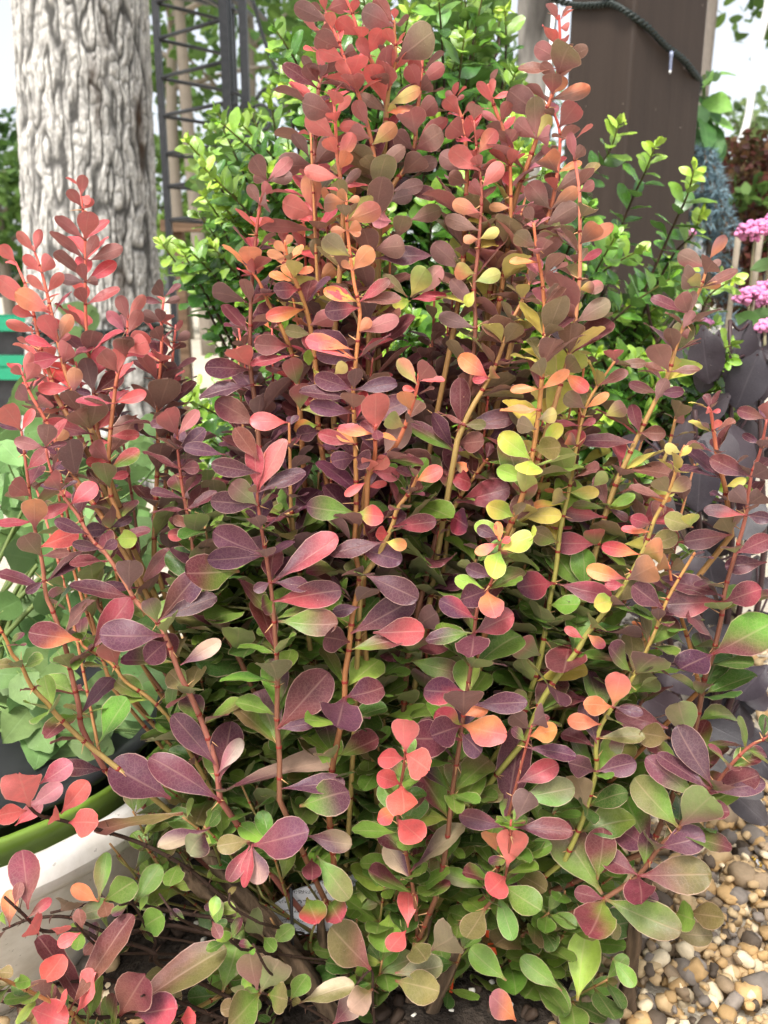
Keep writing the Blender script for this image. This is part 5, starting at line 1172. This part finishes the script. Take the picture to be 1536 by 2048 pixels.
for _ in range(14):
    x = rng.uniform(180, 520); y = rng.uniform(1560, 1720); extra(x, y, rng.uniform(.47, .52), x + 80, y + 110, .50, 'g', True, 0.03, 0.001, (3, 5), (0.014, 0.02))

# ---- drop untraced leaves that would stand in front of traced ones
LB, LD, LN, LL, LW = (np.array(a) for a in (LB, LD, LN, LL, LW))
cen = LB + LD * (LL * .55)[:, None]; cx_, cy_ = proj(cen); cr_ = np.linalg.norm(cen - CAM, axis=1); rp = LL * 0.42 * FPX / depth(cen)
keep = np.ones(len(LB), bool)
for i in range(n_hero, len(LB)):
    dd = np.hypot(hcx - cx_[i], hcy - cy_[i])
    if np.any((dd < 0.62 * (hRp * 0.75 + rp[i] * 0.8)) & (cr_[i] < hY + 0.012)): keep[i] = False
    # gaps the photograph shows: trunk and post, holly, planter, gravel
    x, y = cx_[i], cy_[i]
    if (x < 470 and y < 560 - 0.0 * x and x > 200) or (x > 1190 and y < 620) or (x > 1290 and y > 1730) or (x < 280 and 1600 < y < 1800) or (790 < x < 890 and 470 < y < 660 and rng.random() < .8): keep[i] = False
    if 515 < x < 690 and 1740 < y < 1900 and cr_[i] < .75: keep[i] = False            # the white tag
    if 390 < x < 680 and abs(y - (1690 + (x - 410) * 1.36)) < 70 and rng.random() < .85: keep[i] = False   # the old trunk
    if x < 420 and 1690 < y < 1960 and rng.random() < .6: keep[i] = False
    if x < 240 and y < 720 and rng.random() < .45: keep[i] = False
    if y > 1880 and 380 < x < 1200 and rng.random() < .3: keep[i] = False
    if x > 1230 and 800 < y < 1500 and cr_[i] > 0.56 and rng.random() < .5: keep[i] = False
    if x < 330 and y > 850 and y < 1560 and rng.random() < (.6 if cr_[i] < .6 else .8): keep[i] = False
ca, cb = code_cols(LC)
bat = leaf_batch(LB, LD, LN, LL, LW, np.array(LBend), np.array(LFold), ca, cb, 'spoon', True, basecol=lin(np.array([0.50, 0.16, 0.16])), jag=0.012)
area = LL * LW / depth(cen) ** 2
order = np.argsort(-area[:n_hero])[:300]
rest = keep.copy(); rest[order] = False
for i in order: single('leaf', bat, i, M['barberry'], stem_o[LS[i]])
joined('foliage', bat, M['barberry'], shrub, rest)
print('LEAVES', n_hero, keep.sum())

# ------------------------------------------------------------------ plant tags and small things
n = N('tag_print'); gpos = n.n('TexCoord').outputs['Generated']; sp_ = n.n('SeparateXYZ'); n.l(gpos, sp_.inputs[0])
row = n.math('FRACT', n.math('MULTIPLY', sp_.outputs[2], 7.0)); inr = n.math('MULTIPLY', n.math('GREATER_THAN', row, 0.35), n.math('LESS_THAN', row, 0.7))
mp = n.n('Mapping'); mp.inputs['Scale'].default_value = (38, 1, 26); n.l(gpos, mp.inputs['Vector'])
ink = n.math('MULTIPLY', inr, n.math('GREATER_THAN', n.noise(1.6, 2, 0.6, mp.outputs[0]), 0.52))
M['tag'] = n.done(n.bsdf(n.mix(n.math('MULTIPLY', ink, 0.85), (0.78, 0.80, 0.84), (0.05, 0.06, 0.07)), 0.35, 0.5))
def card(name, pts, Y, mat, label, cat, th=0.0007, tilt=0.0):
    q = np.array([P(x, y, Y + tilt * k) for k, (x, y) in enumerate(pts)])
    nn = unit(np.cross(q[1] - q[0], q[2] - q[0])); m_ = len(q)
    V = np.vstack([q - nn * th, q + nn * th]); F = [tuple(range(m_)), tuple(range(2 * m_ - 1, m_ - 1, -1))] + [(i, m_ + i, m_ + (i + 1) % m_, (i + 1) % m_) for i in range(m_)]
    return tag(build(name, V, F, mat, loc=q.mean(0), smooth=False), label, cat)
card('plant_tag', [(538, 1815), (590, 1780), (725, 1735), (730, 1850), (600, 1868), (555, 1850)], .52, M['tag'], 'white printed plant tag leaning among the lower stems', 'tag')
sk = P(582, 1775, .50); sk2 = P(585, 1890, .49)
tag(build('tag_spike', *tube(np.array([sk, (sk + sk2) / 2, sk2]), 0.0013, 6), M['black_plastic'], loc=sk2), 'thin black spike in front of the white plant tag', 'spike')
M['orange'] = noise_mat('orange_plastic', (0.62, 0.06, 0.015), (0.75, 0.10, 0.03), 40, 0.4)
card('label_stake', [(966, 1850), (982, 1862), (996, 1915), (980, 1905)], .50, M['orange'], 'short orange plastic label standing among the lower green leaves', 'label')
card('label_stake', [(890, 1945), (908, 1940), (905, 1985), (888, 1980)], .51, M['orange'], 'small orange label close to the dark soil at the stem foot', 'label')
card('label_stake', [(728, 2060), (745, 2005), (775, 2010), (790, 2070)], .50, M['orange'], 'broad orange label lying at the foot of the shrub below a cream leaf', 'label')
# small striped insect on the gravel
ip = G(1514, 1728, 0.02)
rt = empty('wasp', ip, 'tiny yellow and black striped insect on the gravel below the dark plant', 'insect')
a0_, a1_ = ip + [-0.004, 0.002, 0.006], ip + [0.004, -0.002, -0.002]
q = np.linspace(a0_, a1_, 11); rr_ = np.array([.0006, .0014, .0015, .0011, .0008, .0016, .0019, .0019, .0016, .001, .0002])
V, F = tube(q, rr_, 8); st_ = np.repeat((np.arange(11) % 2 == 0), 8)[:, None]
build('body', V, F, M['soft'], rt, col=np.where(st_, lin(np.array([[.85, .68, .25]])), lin(np.array([[.12, .1, .08]]))))
for sgn in (-1, 1):
    b_ = leaf_batch((q[3] + [0, 0, .001])[None], (unit(a1_ - a0_) + [0.3 * sgn, .4 * sgn, .1])[None], np.array([[0, -.5, 1.0]]), .006, .002, .05, .0, np.full((1, 3), .35), np.full((1, 3), .3), 'oval')
    single('wing', b_, 0, M['soft'], rt)

for o in bpy.data.objects:
    if '_w' in o: del o['_w']
